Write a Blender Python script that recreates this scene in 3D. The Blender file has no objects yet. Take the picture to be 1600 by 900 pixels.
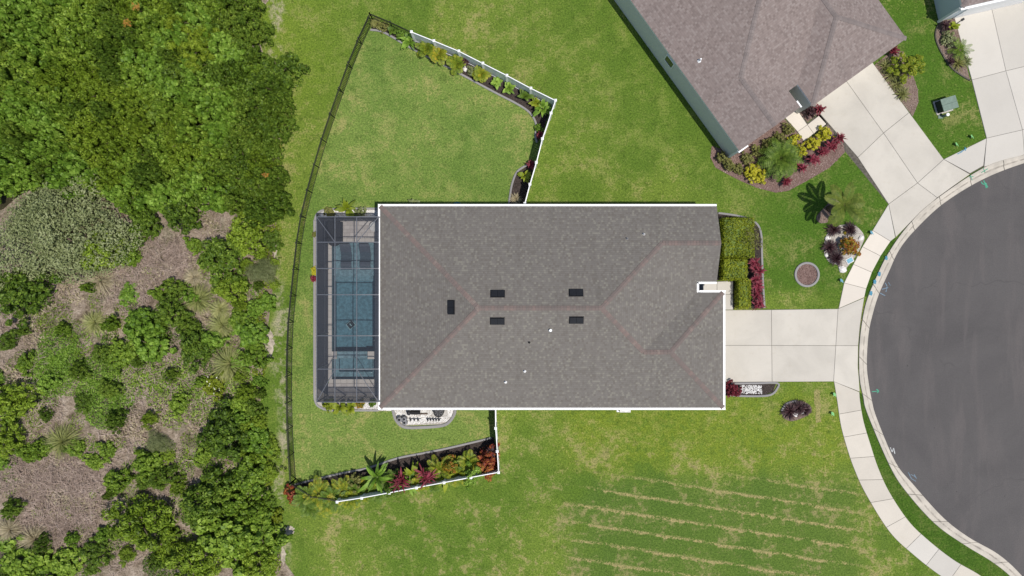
import bpy, math, random
import numpy as np
from mathutils import Vector, Matrix

# ------------------------------------------------------------------ camera, sky, sun, exposure
SC = bpy.context.scene
COL = SC.collection
CAM_H = 50.0
FPX = 1150.0                      # focal length in pixels of the 1600 px wide photograph
cam_d = bpy.data.cameras.new('camera'); cam_d.sensor_width = 36.0
cam_d.lens = FPX / 1600.0 * 36.0
cam_d.clip_start = 0.5; cam_d.clip_end = 2000.0
cam = bpy.data.objects.new('camera', cam_d); COL.objects.link(cam)
cam.location = (0, 0, CAM_H); cam.rotation_euler = (0, 0, 0)
SC.camera = cam

SUN_DIR = Vector((0.27, -0.18, 1.0)).normalized()      # towards the sun
elev = math.asin(SUN_DIR.z); azim = math.atan2(SUN_DIR.x, SUN_DIR.y)
W = bpy.data.worlds.new('World'); SC.world = W; W.use_nodes = True
wn = W.node_tree.nodes; wl = W.node_tree.links
sky = wn.new('ShaderNodeTexSky'); sky.sky_type = 'NISHITA'; sky.sun_disc = False
sky.sun_elevation = elev; sky.sun_rotation = azim
wl.new(sky.outputs[0], wn['Background'].inputs[0]); wn['Background'].inputs[1].default_value = 0.12
sd = bpy.data.lights.new('sun', 'SUN'); sd.energy = 4.5; sd.angle = math.radians(0.6); sd.color = (1.0, 0.955, 0.89)
so = bpy.data.objects.new('sun', sd); COL.objects.link(so)
so.rotation_euler = (-SUN_DIR).to_track_quat('-Z', 'Y').to_euler(); so.location = (30, -20, 60)
SC.view_settings.view_transform = 'Standard'; SC.view_settings.look = 'None'
SC.view_settings.gamma = 1.0; SC.view_settings.exposure = -0.07
SC.view_settings.use_curve_mapping = False
SC.render.engine = 'CYCLES'
SC.cycles.transparent_max_bounces = 32
SC.cycles.max_bounces = 8
SC.render.film_transparent = False

rng = np.random.default_rng(11)
R = random.Random(5)

# ------------------------------------------------------------------ helpers
def G(px, py, z=0.0):
    """point at height z that is seen at photograph pixel (px, py)"""
    k = (CAM_H - z) / FPX
    return ((px - 800) * k, (450 - py) * k, z)

def GP(pts, z=0.0):
    return [G(p[0], p[1], z)[:2] for p in pts]

def spline(pts, n=6, closed=False):
    P = [Vector((p[0], p[1])) for p in pts]; out = []
    m = len(P)
    for i in range(m if closed else m - 1):
        if closed: a, b, c, d = P[(i-1) % m], P[i], P[(i+1) % m], P[(i+2) % m]
        else: a, b, c, d = P[max(i-1, 0)], P[i], P[i+1], P[min(i+2, m-1)]
        for k in range(n):
            t = k / n
            q = 0.5*((2*b) + (c-a)*t + (2*a-5*b+4*c-d)*t*t + (3*b-a-3*c+d)*t**3)
            out.append((q.x, q.y))
    if not closed: out.append(tuple(P[-1]))
    return out

def link(o, parent=None):
    COL.objects.link(o)
    if parent is not None: o.parent = parent
    return o

def mesh_np(name, V, F, mat=None, parent=None, smooth=False):
    V = np.asarray(V, dtype=np.float32); F = np.asarray(F, dtype=np.int32)
    me = bpy.data.meshes.new(name); k = F.shape[1]; m = F.shape[0]
    me.vertices.add(len(V)); me.vertices.foreach_set('co', V.ravel())
    me.loops.add(m*k); me.loops.foreach_set('vertex_index', F.ravel())
    me.polygons.add(m); me.polygons.foreach_set('loop_start', np.arange(0, m*k, k, dtype=np.int32))
    if smooth: me.polygons.foreach_set('use_smooth', np.ones(m, dtype=bool))
    me.update(calc_edges=True)
    if mat: me.materials.append(mat)
    return link(bpy.data.objects.new(name, me), parent)

class MB:
    def __init__(s): s.v = []; s.f = []; s.uv = {}
    def poly(s, pts, uv=None):
        b = len(s.v); s.v += [tuple(p) for p in pts]; s.f.append(list(range(b, b+len(pts))))
        if uv: s.uv[len(s.f)-1] = uv
    def prism(s, poly, z0, z1, bottom=True):
        n = len(poly); b = len(s.v)
        a = sum(poly[i][0]*poly[(i+1) % n][1] - poly[(i+1) % n][0]*poly[i][1] for i in range(n))
        if a < 0: poly = poly[::-1]
        s.v += [(p[0], p[1], z0) for p in poly] + [(p[0], p[1], z1) for p in poly]
        s.f.append([b+n+i for i in range(n)])
        if bottom: s.f.append([b+i for i in reversed(range(n))])
        for i in range(n):
            j = (i+1) % n; s.f.append([b+i, b+j, b+n+j, b+n+i])
    def box(s, c, sz, rz=0.0):
        hx, hy, hz = sz[0]/2, sz[1]/2, sz[2]/2; ca, sa = math.cos(rz), math.sin(rz)
        pl = [(c[0]+x*ca-y*sa, c[1]+x*sa+y*ca) for x, y in ((-hx, -hy), (hx, -hy), (hx, hy), (-hx, hy))]
        s.prism(pl, c[2]-hz, c[2]+hz)
    def bar(s, a, b, w, h=None):
        h = h or w; a = Vector(a); b = Vector(b); d = (b-a).normalized()
        up = Vector((0, 0, 1)) if abs(d.z) < 0.95 else Vector((1, 0, 0))
        r = d.cross(up).normalized(); u = r.cross(d).normalized(); i = len(s.v)
        for p in (a, b):
            for x, y in ((-1, -1), (1, -1), (1, 1), (-1, 1)):
                s.v.append(tuple(p + r*(x*w/2) + u*(y*h/2)))
        for k in range(4): s.f.append([i+k, i+(k+1) % 4, i+4+(k+1) % 4, i+4+k])
        s.f.append([i+3, i+2, i+1, i]); s.f.append([i+4, i+5, i+6, i+7])
    def tube(s, pts, rad, n=8, cap=True):
        pts = [Vector(p) for p in pts]; rad = rad if isinstance(rad, (list, tuple)) else [rad]*len(pts)
        b = len(s.v)
        for k, p in enumerate(pts):
            d = (pts[min(k+1, len(pts)-1)] - pts[max(k-1, 0)]).normalized()
            up = Vector((0, 0, 1)) if abs(d.z) < 0.9 else Vector((1, 0, 0))
            r = d.cross(up).normalized(); u = r.cross(d)
            for i in range(n):
                a = 2*math.pi*i/n; s.v.append(tuple(p + r*(math.cos(a)*rad[k]) + u*(math.sin(a)*rad[k])))
        for k in range(len(pts)-1):
            for i in range(n):
                j = (i+1) % n; s.f.append([b+k*n+i, b+k*n+j, b+(k+1)*n+j, b+(k+1)*n+i])
        if cap:
            s.f.append([b+i for i in reversed(range(n))]); e = b+(len(pts)-1)*n; s.f.append([e+i for i in range(n)])
    def lathe(s, c, prof, n=16):
        b = len(s.v)
        for r, z in prof:
            for i in range(n):
                a = 2*math.pi*i/n; s.v.append((c[0]+r*math.cos(a), c[1]+r*math.sin(a), c[2]+z))
        for k in range(len(prof)-1):
            for i in range(n):
                j = (i+1) % n; s.f.append([b+k*n+i, b+k*n+j, b+(k+1)*n+j, b+(k+1)*n+i])
        s.f.append([b+(len(prof)-1)*n+i for i in range(n)])
    def build(s, name, mat, parent=None, smooth=False):
        me = bpy.data.meshes.new(name); me.from_pydata(s.v, [], s.f); me.update()
        if s.uv:
            ul = me.uv_layers.new(name='UVMap')
            for p in me.polygons:
                if p.index in s.uv:
                    for q, li in enumerate(p.loop_indices): ul.data[li].uv = s.uv[p.index][q]
        if smooth:
            for p in me.polygons: p.use_smooth = True
        if mat: me.materials.append(mat)
        return link(bpy.data.objects.new(name, me), parent)

def tag(o, label=None, cat=None, group=None, kind=None):
    if label: o['label'] = label
    if cat: o['category'] = cat
    if group: o['group'] = group
    if kind: o['kind'] = kind
    return o

def empty(name, loc=(0, 0, 0), rz=0.0):
    o = bpy.data.objects.new(name, None); o.empty_display_size = 0.3
    COL.objects.link(o); o.location = loc; o.rotation_euler = (0, 0, rz)
    return o

# ------------------------------------------------------------------ materials
class NT:
    def __init__(s, name):
        s.m = bpy.data.materials.new(name); s.m.use_nodes = True
        s.t = s.m.node_tree; s.n = s.t.nodes; s.l = s.t.links
        s.b = s.n['Principled BSDF']; s.out = s.n['Material Output']
    def new(s, t, **kw):
        x = s.n.new(t)
        for k, v in kw.items(): setattr(x, k, v)
        return x
    def set(s, sock, v):
        if hasattr(v, 'is_output') or isinstance(v, bpy.types.NodeSocket): s.l.new(v, sock)
        else: sock.default_value = v
    def math(s, op, a, b=0.0, c=None, clamp=False):
        x = s.new('ShaderNodeMath', operation=op); x.use_clamp = clamp
        s.set(x.inputs[0], a); s.set(x.inputs[1], b)
        if c is not None: s.set(x.inputs[2], c)
        return x.outputs[0]
    def mix(s, f, a, b, mode='MIX'):
        x = s.new('ShaderNodeMix', data_type='RGBA', blend_type=mode)
        s.set(x.inputs[0], f)
        s.set(x.inputs[6], (*a, 1) if isinstance(a, tuple) and len(a) == 3 else a)
        s.set(x.inputs[7], (*b, 1) if isinstance(b, tuple) and len(b) == 3 else b)
        return x.outputs[2]
    def noise(s, vec, scale, detail=3.0, rough=0.55, dist=0.0):
        x = s.new('ShaderNodeTexNoise'); s.l.new(vec, x.inputs['Vector'])
        x.inputs['Scale'].default_value = scale; x.inputs['Detail'].default_value = detail
        x.inputs['Roughness'].default_value = rough; x.inputs['Distortion'].default_value = dist
        return x.outputs['Fac']
    def step(s, v, a, b):
        x = s.new('ShaderNodeMapRange', interpolation_type='SMOOTHSTEP')
        s.set(x.inputs[0], v); x.inputs[1].default_value = a; x.inputs[2].default_value = b
        return x.outputs[0]
    def ramp(s, v, stops, interp='LINEAR'):
        x = s.new('ShaderNodeValToRGB'); s.set(x.inputs[0], v); cr = x.color_ramp; cr.interpolation = interp
        while len(cr.elements) < len(stops): cr.elements.new(0.5)
        for e, (p, c) in zip(cr.elements, stops): e.position = p; e.color = (*c, 1)
        return x.outputs[0]
    def pos(s): return s.new('ShaderNodeNewGeometry').outputs['Position']
    def xyz(s, v):
        x = s.new('ShaderNodeSeparateXYZ'); s.l.new(v, x.inputs[0]); return x.outputs
    def scale(s, v, f):
        x = s.new('ShaderNodeVectorMath', operation='MULTIPLY'); s.l.new(v, x.inputs[0]); x.inputs[1].default_value = f; return x.outputs[0]
    def bump(s, h, strength, dist=0.02):
        x = s.new('ShaderNodeBump'); x.inputs['Strength'].default_value = strength; x.inputs['Distance'].default_value = dist
        s.l.new(h, x.inputs['Height']); s.l.new(x.outputs[0], s.b.inputs['Normal'])
    def done(s, col, rough=0.85, spec=0.3, metal=0.0):
        s.set(s.b.inputs['Base Color'], (*col, 1) if isinstance(col, tuple) else col)
        s.set(s.b.inputs['Roughness'], rough); s.b.inputs['Specular IOR Level'].default_value = spec
        s.b.inputs['Metallic'].default_value = metal
        return s.m

def plain(name, col, rough=0.6, spec=0.4, metal=0.0, var=0.12, sc=6.0, bump=0.0):
    t = NT(name); p = t.pos(); n = t.noise(p, sc, 4)
    lo = tuple(c*(1-var) for c in col); hi = tuple(min(1, c*(1+var)) for c in col)
    c = t.mix(t.step(n, 0.3, 0.7), lo, hi)
    if bump: t.bump(t.noise(p, sc*6, 3), bump, 0.01)
    return t.done(c, rough, spec, metal)

def leafmat(name, stops, rough=0.55, trans=0.28):
    t = NT(name); g = t.new('ShaderNodeNewGeometry'); oi = t.new('ShaderNodeObjectInfo')
    r = g.outputs['Random Per Island']
    n = t.math('ADD', t.math('MULTIPLY', t.noise(g.outputs['Position'], 0.7, 2), 0.45), t.math('MULTIPLY', t.noise(g.outputs['Position'], 3.2, 2), 0.55))
    v = t.math('ADD', t.math('MULTIPLY', r, 0.50), t.math('ADD', t.math('MULTIPLY', oi.outputs['Random'], 0.2), t.math('MULTIPLY', t.math('SUBTRACT', n, 0.42), 1.25)), clamp=True)
    v = t.math('ADD', v, 0.06, clamp=True)
    c = t.ramp(v, stops)
    t.done(c, rough, 0.3)
    tr = t.new('ShaderNodeBsdfTranslucent'); t.l.new(c, tr.inputs[0])
    mx = t.new('ShaderNodeMixShader'); mx.inputs[0].default_value = trans
    t.l.new(t.b.outputs[0], mx.inputs[1]); t.l.new(tr.outputs[0], mx.inputs[2]); t.l.new(mx.outputs[0], t.out.inputs[0])
    return t.m

def grass_mat(name, g1, g2, dry, dry_amt, stripes=False, lush=False, seed=0.0):
    t = NT(name); p = t.pos(); x, y, z = t.xyz(p)
    q = t.new('ShaderNodeVectorMath', operation='ADD'); t.l.new(p, q.inputs[0]); q.inputs[1].default_value = (seed, seed*1.7, 0)
    p2 = q.outputs[0]
    big = t.noise(p2, 0.11, 3, 0.6, 0.6); mid = t.noise(p2, 0.55, 4, 0.62, 0.4); sm = t.noise(p2, 2.6, 4, 0.7)
    fine = t.noise(p2, 9.0, 3, 0.75); vf = t.noise(p2, 30.0, 2, 0.7)
    c = t.mix(t.step(big, 0.36, 0.64), g1, g2)
    c = t.mix(t.math('MULTIPLY', t.step(mid, 0.42, 0.68), 0.45), c, tuple(v*1.18 for v in g2))
    if lush:
        # well watered turf of the front yard along the drive, yellower worn turf behind
        d = t.math('ADD', x, t.math('MULTIPLY', t.math('SUBTRACT', big, 0.5), 14.0))
        m1 = t.math('MULTIPLY', t.step(d, 13.0, 19.0), t.step(y, -1.0, 0.5))
        c = t.mix(t.math('MULTIPLY', m1, 0.85), c, (0.058, 0.125, 0.014))
        d2 = t.math('ADD', y, t.math('MULTIPLY', t.math('SUBTRACT', mid, 0.5), 5.0))
        m2 = t.math('MULTIPLY', t.math('MULTIPLY', t.step(d2, -13.6, -11.4), t.math('SUBTRACT', 1.0, t.step(d2, -8.5, -6.0))), t.step(x, 2.0, 5.0))
        c = t.mix(t.math('MULTIPLY', t.math('MULTIPLY', m2, 0.75), t.step(sm, 0.3, 0.6)), c, (0.165, 0.215, 0.022))
        m3 = t.math('MULTIPLY', t.math('SUBTRACT', 1.0, t.step(t.math('ADD', x, t.math('MULTIPLY', big, 6.0)), -14.0, -5.0)), t.step(y, 8.0, 15.0))
        c = t.mix(t.math('MULTIPLY', m3, 0.6), c, (0.150, 0.215, 0.022))
    # dry tan wear in blotches
    dn = t.math('ADD', t.math('ADD', t.math('MULTIPLY', mid, 0.40), t.math('MULTIPLY', sm, 0.35)), t.math('MULTIPLY', fine, 0.25))
    dm = t.math('MULTIPLY', t.step(dn, 0.485, 0.60), t.math('ADD', 0.25, t.math('MULTIPLY', t.step(big, 0.38, 0.60), 0.75)))
    c = t.mix(t.math('MULTIPLY', dm, dry_amt), c, dry)
    dk = t.math('MULTIPLY', t.step(t.noise(p2, 1.5, 4, 0.7), 0.53, 0.66), 0.45)
    c = t.mix(dk, c, tuple(v*0.60 for v in g1))
    if stripes:
        # dry joints between the rows of laid sod in the side lot
        s = t.math('ADD', t.math('ADD', y, t.math('MULTIPLY', x, 0.155)), t.math('ADD', t.math('MULTIPLY', t.math('SUBTRACT', mid, 0.5), 0.55), t.math('MULTIPLY', t.math('SUBTRACT', sm, 0.5), 0.4)))
        fr = t.math('FRACT', t.math('DIVIDE', s, 1.22))
        ln = t.math('SUBTRACT', 1.0, t.step(t.math('ABSOLUTE', t.math('SUBTRACT', fr, 0.5)), 0.02, 0.13))
        d = t.math('ADD', x, t.math('MULTIPLY', t.math('SUBTRACT', mid, 0.5), 9.0))
        reg = t.math('MULTIPLY', t.math('MULTIPLY', t.step(d, 2.5, 5.5), t.math('SUBTRACT', 1.0, t.step(d, 21.5, 26.0))), t.math('SUBTRACT', 1.0, t.step(t.math('ADD', y, t.math('MULTIPLY', mid, 3.0)), -12.6, -10.4)))
        c = t.mix(t.math('MULTIPLY', reg, 0.6), c, (0.074, 0.128, 0.026))
        lm = t.math('MULTIPLY', t.math('MULTIPLY', ln, reg), t.step(t.math('ADD', t.math('ADD', t.math('MULTIPLY', sm, 0.45), t.math('MULTIPLY', mid, 0.25)), t.math('MULTIPLY', fine, 0.30)), 0.43, 0.545))
        c = t.mix(t.math('MULTIPLY', lm, 0.88), c, (0.335, 0.275, 0.128))
        lp = t.math('MULTIPLY', t.math('MULTIPLY', t.step(t.math('ADD', t.math('MULTIPLY', mid, 0.5), t.math('MULTIPLY', sm, 0.5)), 0.52, 0.62), t.math('SUBTRACT', 1.0, t.step(y, -12.0, -9.0))), t.step(x, -16.0, -10.0))
        c = t.mix(t.math('MULTIPLY', lp, 0.5), c, (0.31, 0.255, 0.125))
        ed = t.math('ABSOLUTE', t.math('ADD', x, t.math('ADD', 16.1, t.math('MULTIPLY', t.math('SUBTRACT', big, 0.5), 5.0))))
        so_ = t.math('MULTIPLY', t.math('SUBTRACT', 1.0, t.step(ed, 0.15, 0.9)), t.step(t.math('ADD', t.math('MULTIPLY', mid, 0.6), t.math('MULTIPLY', sm, 0.4)), 0.47, 0.60))
        c = t.mix(t.math('MULTIPLY', so_, 0.6), c, (0.43, 0.365, 0.295))
    # sparse darker weeds and thatch
    wd = t.math('MULTIPLY', t.step(fine, 0.60, 0.70), t.step(mid, 0.45, 0.6))
    c = t.mix(t.math('MULTIPLY', wd, 0.6), c, (0.05, 0.075, 0.015))
    gr = t.math('ADD', t.math('MULTIPLY', fine, 0.75), t.math('MULTIPLY', vf, 0.55))
    c = t.mix(1.0, c, t.ramp(gr, [(0.50, (0.52, 0.55, 0.50)), (0.655, (1.0, 1.0, 1.0)), (0.80, (1.55, 1.46, 1.36))]), 'MULTIPLY')
    t.bump(t.math('ADD', fine, vf), 0.8, 0.05)
    return t.done(c, 0.95, 0.1)

def concrete_mat(name, col, joint=0.0, stain=0.25):
    t = NT(name); p = t.pos(); oi = t.new('ShaderNodeObjectInfo')
    a = t.noise(p, 0.5, 5, 0.6, 0.5); b = t.noise(p, 3.0, 4, 0.65); f = t.noise(p, 24, 3, 0.7)
    c = t.mix(t.math('MULTIPLY', t.step(a, 0.35, 0.72), stain), col, tuple(v*0.72 for v in col))
    c = t.mix(t.math('MULTIPLY', t.step(b, 0.55, 0.75), stain*0.7), c, tuple(k*v for k, v in zip((0.80, 0.76, 0.68), col)))
    v = t.math('ADD', 0.92, t.math('MULTIPLY', oi.outputs['Random'], 0.12))
    v = t.math('ADD', v, t.math('MULTIPLY', t.math('SUBTRACT', f, 0.5), 0.16))
    cc = t.new('ShaderNodeCombineXYZ')
    for i in range(3): t.l.new(v, cc.inputs[i])
    c = t.mix(1.0, c, cc.outputs[0], 'MULTIPLY')
    t.bump(f, 0.15, 0.01)
    return t.done(c, 0.9, 0.2)

def shingle_mat(name, dark, mid, pale, accent, pale_amt):
    """asphalt tabs in courses of 0.14 m, laid out by UV in metres along the eave and up the slope"""
    t = NT(name); uvn = t.new('ShaderNodeUVMap'); u, v, _ = t.xyz(uvn.outputs[0]); p = t.pos()
    row = t.math('FLOOR', t.math('DIVIDE', v, 0.143)); fv = t.math('FRACT', t.math('DIVIDE', v, 0.143))
    wn1 = t.new('ShaderNodeTexWhiteNoise', noise_dimensions='1D'); t.l.new(row, wn1.inputs['W'])
    us = t.math('DIVIDE', t.math('ADD', u, wn1.outputs[0]), 0.13)
    tab = t.math('FLOOR', us); fu = t.math('FRACT', us)
    cb = t.new('ShaderNodeCombineXYZ'); t.l.new(row, cb.inputs[0]); t.l.new(tab, cb.inputs[1])
    wn2 = t.new('ShaderNodeTexWhiteNoise', noise_dimensions='2D'); t.l.new(cb.outputs[0], wn2.inputs['Vector'])
    r = wn2.outputs[0]
    c = t.ramp(r, [(0.0, dark), (0.30, mid), (1-pale_amt-0.05, tuple(a*1.08 for a in mid)), (1-pale_amt+0.05, pale), (1.0, pale)])
    big = t.noise(p, 0.35, 4, 0.6); sm = t.noise(p, 1.6, 4)
    c = t.mix(t.math('MULTIPLY', t.step(big, 0.42, 0.7), 0.22), c, accent)
    c = t.mix(t.math('MULTIPLY', t.step(sm, 0.5, 0.75), 0.16), c, tuple(a*0.75 for a in dark))
    edge = t.math('MAXIMUM', t.math('SUBTRACT', 1.0, t.step(fv, 0.0, 0.22)), t.math('MULTIPLY', t.math('SUBTRACT', 1.0, t.step(fu, 0.0, 0.08)), 0.6))  # course shading painted in along the lower edges, plus dark tab joints
    c = t.mix(t.math('MULTIPLY', edge, 0.30), c, tuple(a*0.55 for a in dark))
    stn = t.noise(t.scale(uvn.outputs[0], (1.5, 0.22, 1.0)), 1.0, 4, 0.6)
    c = t.mix(t.math('MULTIPLY', t.step(stn, 0.50, 0.72), 0.22), c, tuple(a*0.62 for a in dark))
    g = t.noise(p, 60, 2)
    hgt = t.math('ADD', t.math('SUBTRACT', 1.0, fv), t.math('MULTIPLY', r, 0.5))
    t.bump(t.math('ADD', hgt, t.math('MULTIPLY', g, 0.4)), 0.35, 0.012)
    return t.done(c, 0.95, 0.15)

M = {}
M['lawn'] = grass_mat('lawn_turf', (0.088, 0.150, 0.020), (0.136, 0.196, 0.030), (0.29, 0.258, 0.105), 0.70, stripes=True, lush=True)
M['yard'] = grass_mat('yard_turf', (0.106, 0.176, 0.034), (0.150, 0.218, 0.048), (0.31, 0.275, 0.110), 0.66, seed=31.0)
M['verge'] = grass_mat('verge_turf', (0.040, 0.092, 0.010), (0.058, 0.116, 0.014), (0.17, 0.16, 0.06), 0.35, seed=12.0)
M['drygrass'] = grass_mat('dry_turf', (0.20, 0.195, 0.065), (0.28, 0.255, 0.105), (0.36, 0.30, 0.15), 0.8, seed=5.0)
M['concrete'] = concrete_mat('drive_concrete', (0.50, 0.465, 0.405), stain=0.38)
M['walk'] = concrete_mat('sidewalk_concrete', (0.53, 0.485, 0.415), stain=0.25)
M['newwalk'] = concrete_mat('bright_concrete', (0.60, 0.545, 0.47), stain=0.12)
M['greywalk'] = concrete_mat('grey_concrete', (0.50, 0.47, 0.42), stain=0.15)
M['edging'] = concrete_mat('edging_concrete', (0.26, 0.25, 0.245), stain=0.4)
M['joint'] = plain('joint_dirt', (0.10, 0.09, 0.075), 0.95, 0.1, var=0.3)

def kerb_mat():
    t = NT('kerb_concrete'); p = t.pos(); uv = t.new('ShaderNodeUVMap'); u, v, _ = t.xyz(uv.outputs[0])
    a = t.noise(p, 1.2, 4, 0.6); f = t.noise(p, 18, 3, 0.7)
    c = t.mix(t.step(a, 0.35, 0.7), (0.50, 0.455, 0.385), (0.40, 0.365, 0.31))
    d = t.math('SUBTRACT', 1.0, t.step(t.math('ABSOLUTE', t.math('SUBTRACT', v, 0.52)), 0.02, 0.13))
    c = t.mix(t.math('MULTIPLY', t.math('MULTIPLY', d, t.step(t.noise(p, 2.2, 4, 0.7), 0.34, 0.6)), 0.75), c, (0.20, 0.175, 0.15))
    c = t.mix(t.math('MULTIPLY', t.step(f, 0.55, 0.8), 0.3), c, (0.30, 0.27, 0.22))
    t.bump(f, 0.15, 0.01)
    return t.done(c, 0.9, 0.2)
M['kerb'] = kerb_mat()

def asphalt_mat():
    t = NT('asphalt'); p = t.pos()
    big = t.noise(p, 0.16, 5, 0.62, 0.8); mid = t.noise(p, 1.1, 5, 0.65); f = t.noise(p, 16, 4, 0.8); vf = t.noise(p, 70, 2)
    st = t.noise(t.scale(p, (1.0, 0.16, 1.0)), 0.9, 4, 0.6, 0.5)
    c = t.mix(t.step(big, 0.34, 0.66), (0.078, 0.0725, 0.072), (0.093, 0.0865, 0.085))
    c = t.mix(t.math('MULTIPLY', t.step(st, 0.47, 0.68), 0.6), c, (0.112, 0.100, 0.097))
    c = t.mix(t.math('MULTIPLY', t.step(mid, 0.60, 0.80), 0.3), c, (0.066, 0.060, 0.061))
    c = t.mix(1.0, c, t.ramp(t.math('ADD', t.math('MULTIPLY', f, 0.6), t.math('MULTIPLY', vf, 0.4)), [(0.3, (0.66, 0.66, 0.66)), (0.72, (1.3, 1.3, 1.28))]), 'MULTIPLY')
    vo = t.new('ShaderNodeTexVoronoi', feature='DISTANCE_TO_EDGE'); vo.inputs['Scale'].default_value = 0.13
    wv = t.new('ShaderNodeVectorMath', operation='ADD'); t.l.new(p, wv.inputs[0])
    nn = t.new('ShaderNodeTexNoise'); nn.inputs['Scale'].default_value = 0.7; t.l.new(p, nn.inputs['Vector'])
    sc = t.new('ShaderNodeVectorMath', operation='SCALE'); t.l.new(nn.outputs['Color'], sc.inputs[0]); sc.inputs['Scale'].default_value = 2.0
    t.l.new(sc.outputs[0], wv.inputs[1]); t.l.new(wv.outputs[0], vo.inputs['Vector'])
    cr = t.math('MULTIPLY', t.math('SUBTRACT', 1.0, t.step(vo.outputs['Distance'], 0.0, 0.010)), t.step(big, 0.5, 0.62))
    c = t.mix(t.math('MULTIPLY', cr, 0.4), c, (0.05, 0.047, 0.047))
    sp = t.noise(p, 3.3, 2, 0.5)
    c = t.mix(t.math('MULTIPLY', t.step(sp, 0.735, 0.78), 0.7), c, (0.045, 0.04, 0.04))
    t.bump(f, 0.35, 0.01)
    return t.done(c, 0.9, 0.25)
M['asphalt'] = asphalt_mat()

def mulch_mat(name, a, b, c3):
    t = NT(name); p = t.pos(); f = t.noise(p, 14, 4, 0.8); g = t.noise(p, 2.0, 3)
    c = t.ramp(f, [(0.30, a), (0.52, b), (0.72, c3)])
    c = t.mix(t.math('MULTIPLY', t.step(g, 0.45, 0.7), 0.4), c, a)
    t.bump(f, 0.9, 0.05)
    return t.done(c, 0.95, 0.1)
M['mulch_dark'] = mulch_mat('dark_mulch', (0.022, 0.017, 0.015), (0.055, 0.043, 0.038), (0.10, 0.08, 0.07))
M['mulch_red'] = mulch_mat('pine_bark_mulch', (0.085, 0.050, 0.042), (0.19, 0.125, 0.108), (0.33, 0.25, 0.22))
M['mulch_tan'] = mulch_mat('tan_mulch', (0.10, 0.07, 0.055), (0.21, 0.155, 0.125), (0.33, 0.26, 0.22))
M['chip_dark'] = leafmat('dark_mulch_chip', [(0, (0.02, 0.015, 0.013)), (1, (0.11, 0.085, 0.075))], 0.9, 0.0)
M['chip_red'] = leafmat('bark_chip', [(0, (0.10, 0.055, 0.045)), (0.6, (0.22, 0.14, 0.12)), (1, (0.42, 0.33, 0.29))], 0.9, 0.0)
M['pebble'] = leafmat('white_pebble', [(0, (0.52, 0.50, 0.47)), (1, (0.80, 0.79, 0.77))], 0.7, 0.0)
M['gravel_bed'] = plain('pale_gravel_bed', (0.38, 0.35, 0.31), 0.9, 0.2, var=0.25, sc=12, bump=0.6)

def scrub_mat():
    t = NT('scrub_soil'); p = t.pos()
    big = t.noise(p, 0.35, 4, 0.6, 0.5); mid = t.noise(p, 1.3, 5, 0.68, 0.5); f = t.noise(p, 9, 4, 0.8); st = t.noise(t.scale(p, (1, 3.2, 1)), 5, 4, 0.75, 1.2)
    c = t.ramp(mid, [(0.30, (0.13, 0.098, 0.068)), (0.44, (0.315, 0.252, 0.192)), (0.58, (0.48, 0.395, 0.318)), (0.75, (0.58, 0.50, 0.42))])
    c = t.mix(t.math('MULTIPLY', t.step(big, 0.50, 0.64), 0.55), c, (0.085, 0.115, 0.028))
    c = t.mix(1.0, c, t.ramp(t.math('ADD', t.math('MULTIPLY', f, 0.5), t.math('MULTIPLY', st, 0.5)), [(0.38, (0.45, 0.44, 0.42)), (0.64, (1.35, 1.33, 1.3))]), 'MULTIPLY')
    t.bump(t.math('ADD', f, st), 1.0, 0.12)
    return t.done(c, 0.97, 0.05)
M['scrub'] = scrub_mat()
M['sand'] = plain('pale_sand', (0.36, 0.315, 0.25), 0.95, 0.1, var=0.3, sc=5, bump=0.5)

M['shingle_grey'] = shingle_mat('grey_shingle', (0.132, 0.118, 0.104), (0.147, 0.135, 0.122), (0.188, 0.176, 0.151), (0.158, 0.143, 0.128), 0.14)
M['shingle_taupe'] = shingle_mat('taupe_shingle', (0.172, 0.137, 0.125), (0.208, 0.168, 0.154), (0.245, 0.204, 0.188), (0.215, 0.182, 0.170), 0.22)
M['cap_grey'] = leafmat('ridge_shingle_brown', [(0, (0.128, 0.110, 0.100)), (0.45, (0.150, 0.120, 0.109)), (0.75, (0.178, 0.132, 0.117)), (1, (0.215, 0.185, 0.160))], 0.95, 0.0)
M['cap_taupe'] = leafmat('ridge_shingle_taupe', [(0, (0.145, 0.122, 0.115)), (1, (0.215, 0.180, 0.168))], 0.95, 0.0)
M['white'] = plain('white_aluminium', (0.80, 0.80, 0.79), 0.45, 0.4, var=0.04)
M['vinyl'] = plain('white_vinyl', (0.80, 0.80, 0.80), 0.4, 0.4, var=0.03)
M['stucco'] = plain('beige_stucco', (0.52, 0.49, 0.44), 0.9, 0.2, var=0.06, sc=20, bump=0.3)
M['stucco_green'] = plain('sage_stucco', (0.62, 0.62, 0.56), 0.9, 0.2, var=0.05, sc=20, bump=0.3)
M['stucco_blue'] = plain('blue_grey_stucco', (0.50, 0.56, 0.58), 0.9, 0.2, var=0.05, sc=20, bump=0.3)
M['glass'] = plain('window_glass', (0.03, 0.04, 0.045), 0.06, 0.6, var=0.1)
M['door'] = plain('dark_door_paint', (0.045, 0.05, 0.055), 0.4, 0.4)
M['black'] = plain('black_plastic', (0.012, 0.012, 0.014), 0.5, 0.3)
M['vent_black'] = plain('black_vent_metal', (0.010, 0.011, 0.014), 0.55, 0.25)
M['black_metal'] = plain('black_powder_coat', (0.012, 0.012, 0.012), 0.4, 0.4)
M['frame'] = plain('bronze_grey_aluminium', (0.085, 0.093, 0.11), 0.4, 0.5)
M['metal'] = plain('galvanised_metal', (0.55, 0.57, 0.60), 0.35, 0.5, 0.6)
M['grey'] = plain('mid_grey_plastic', (0.22, 0.22, 0.23), 0.5, 0.4)
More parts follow.
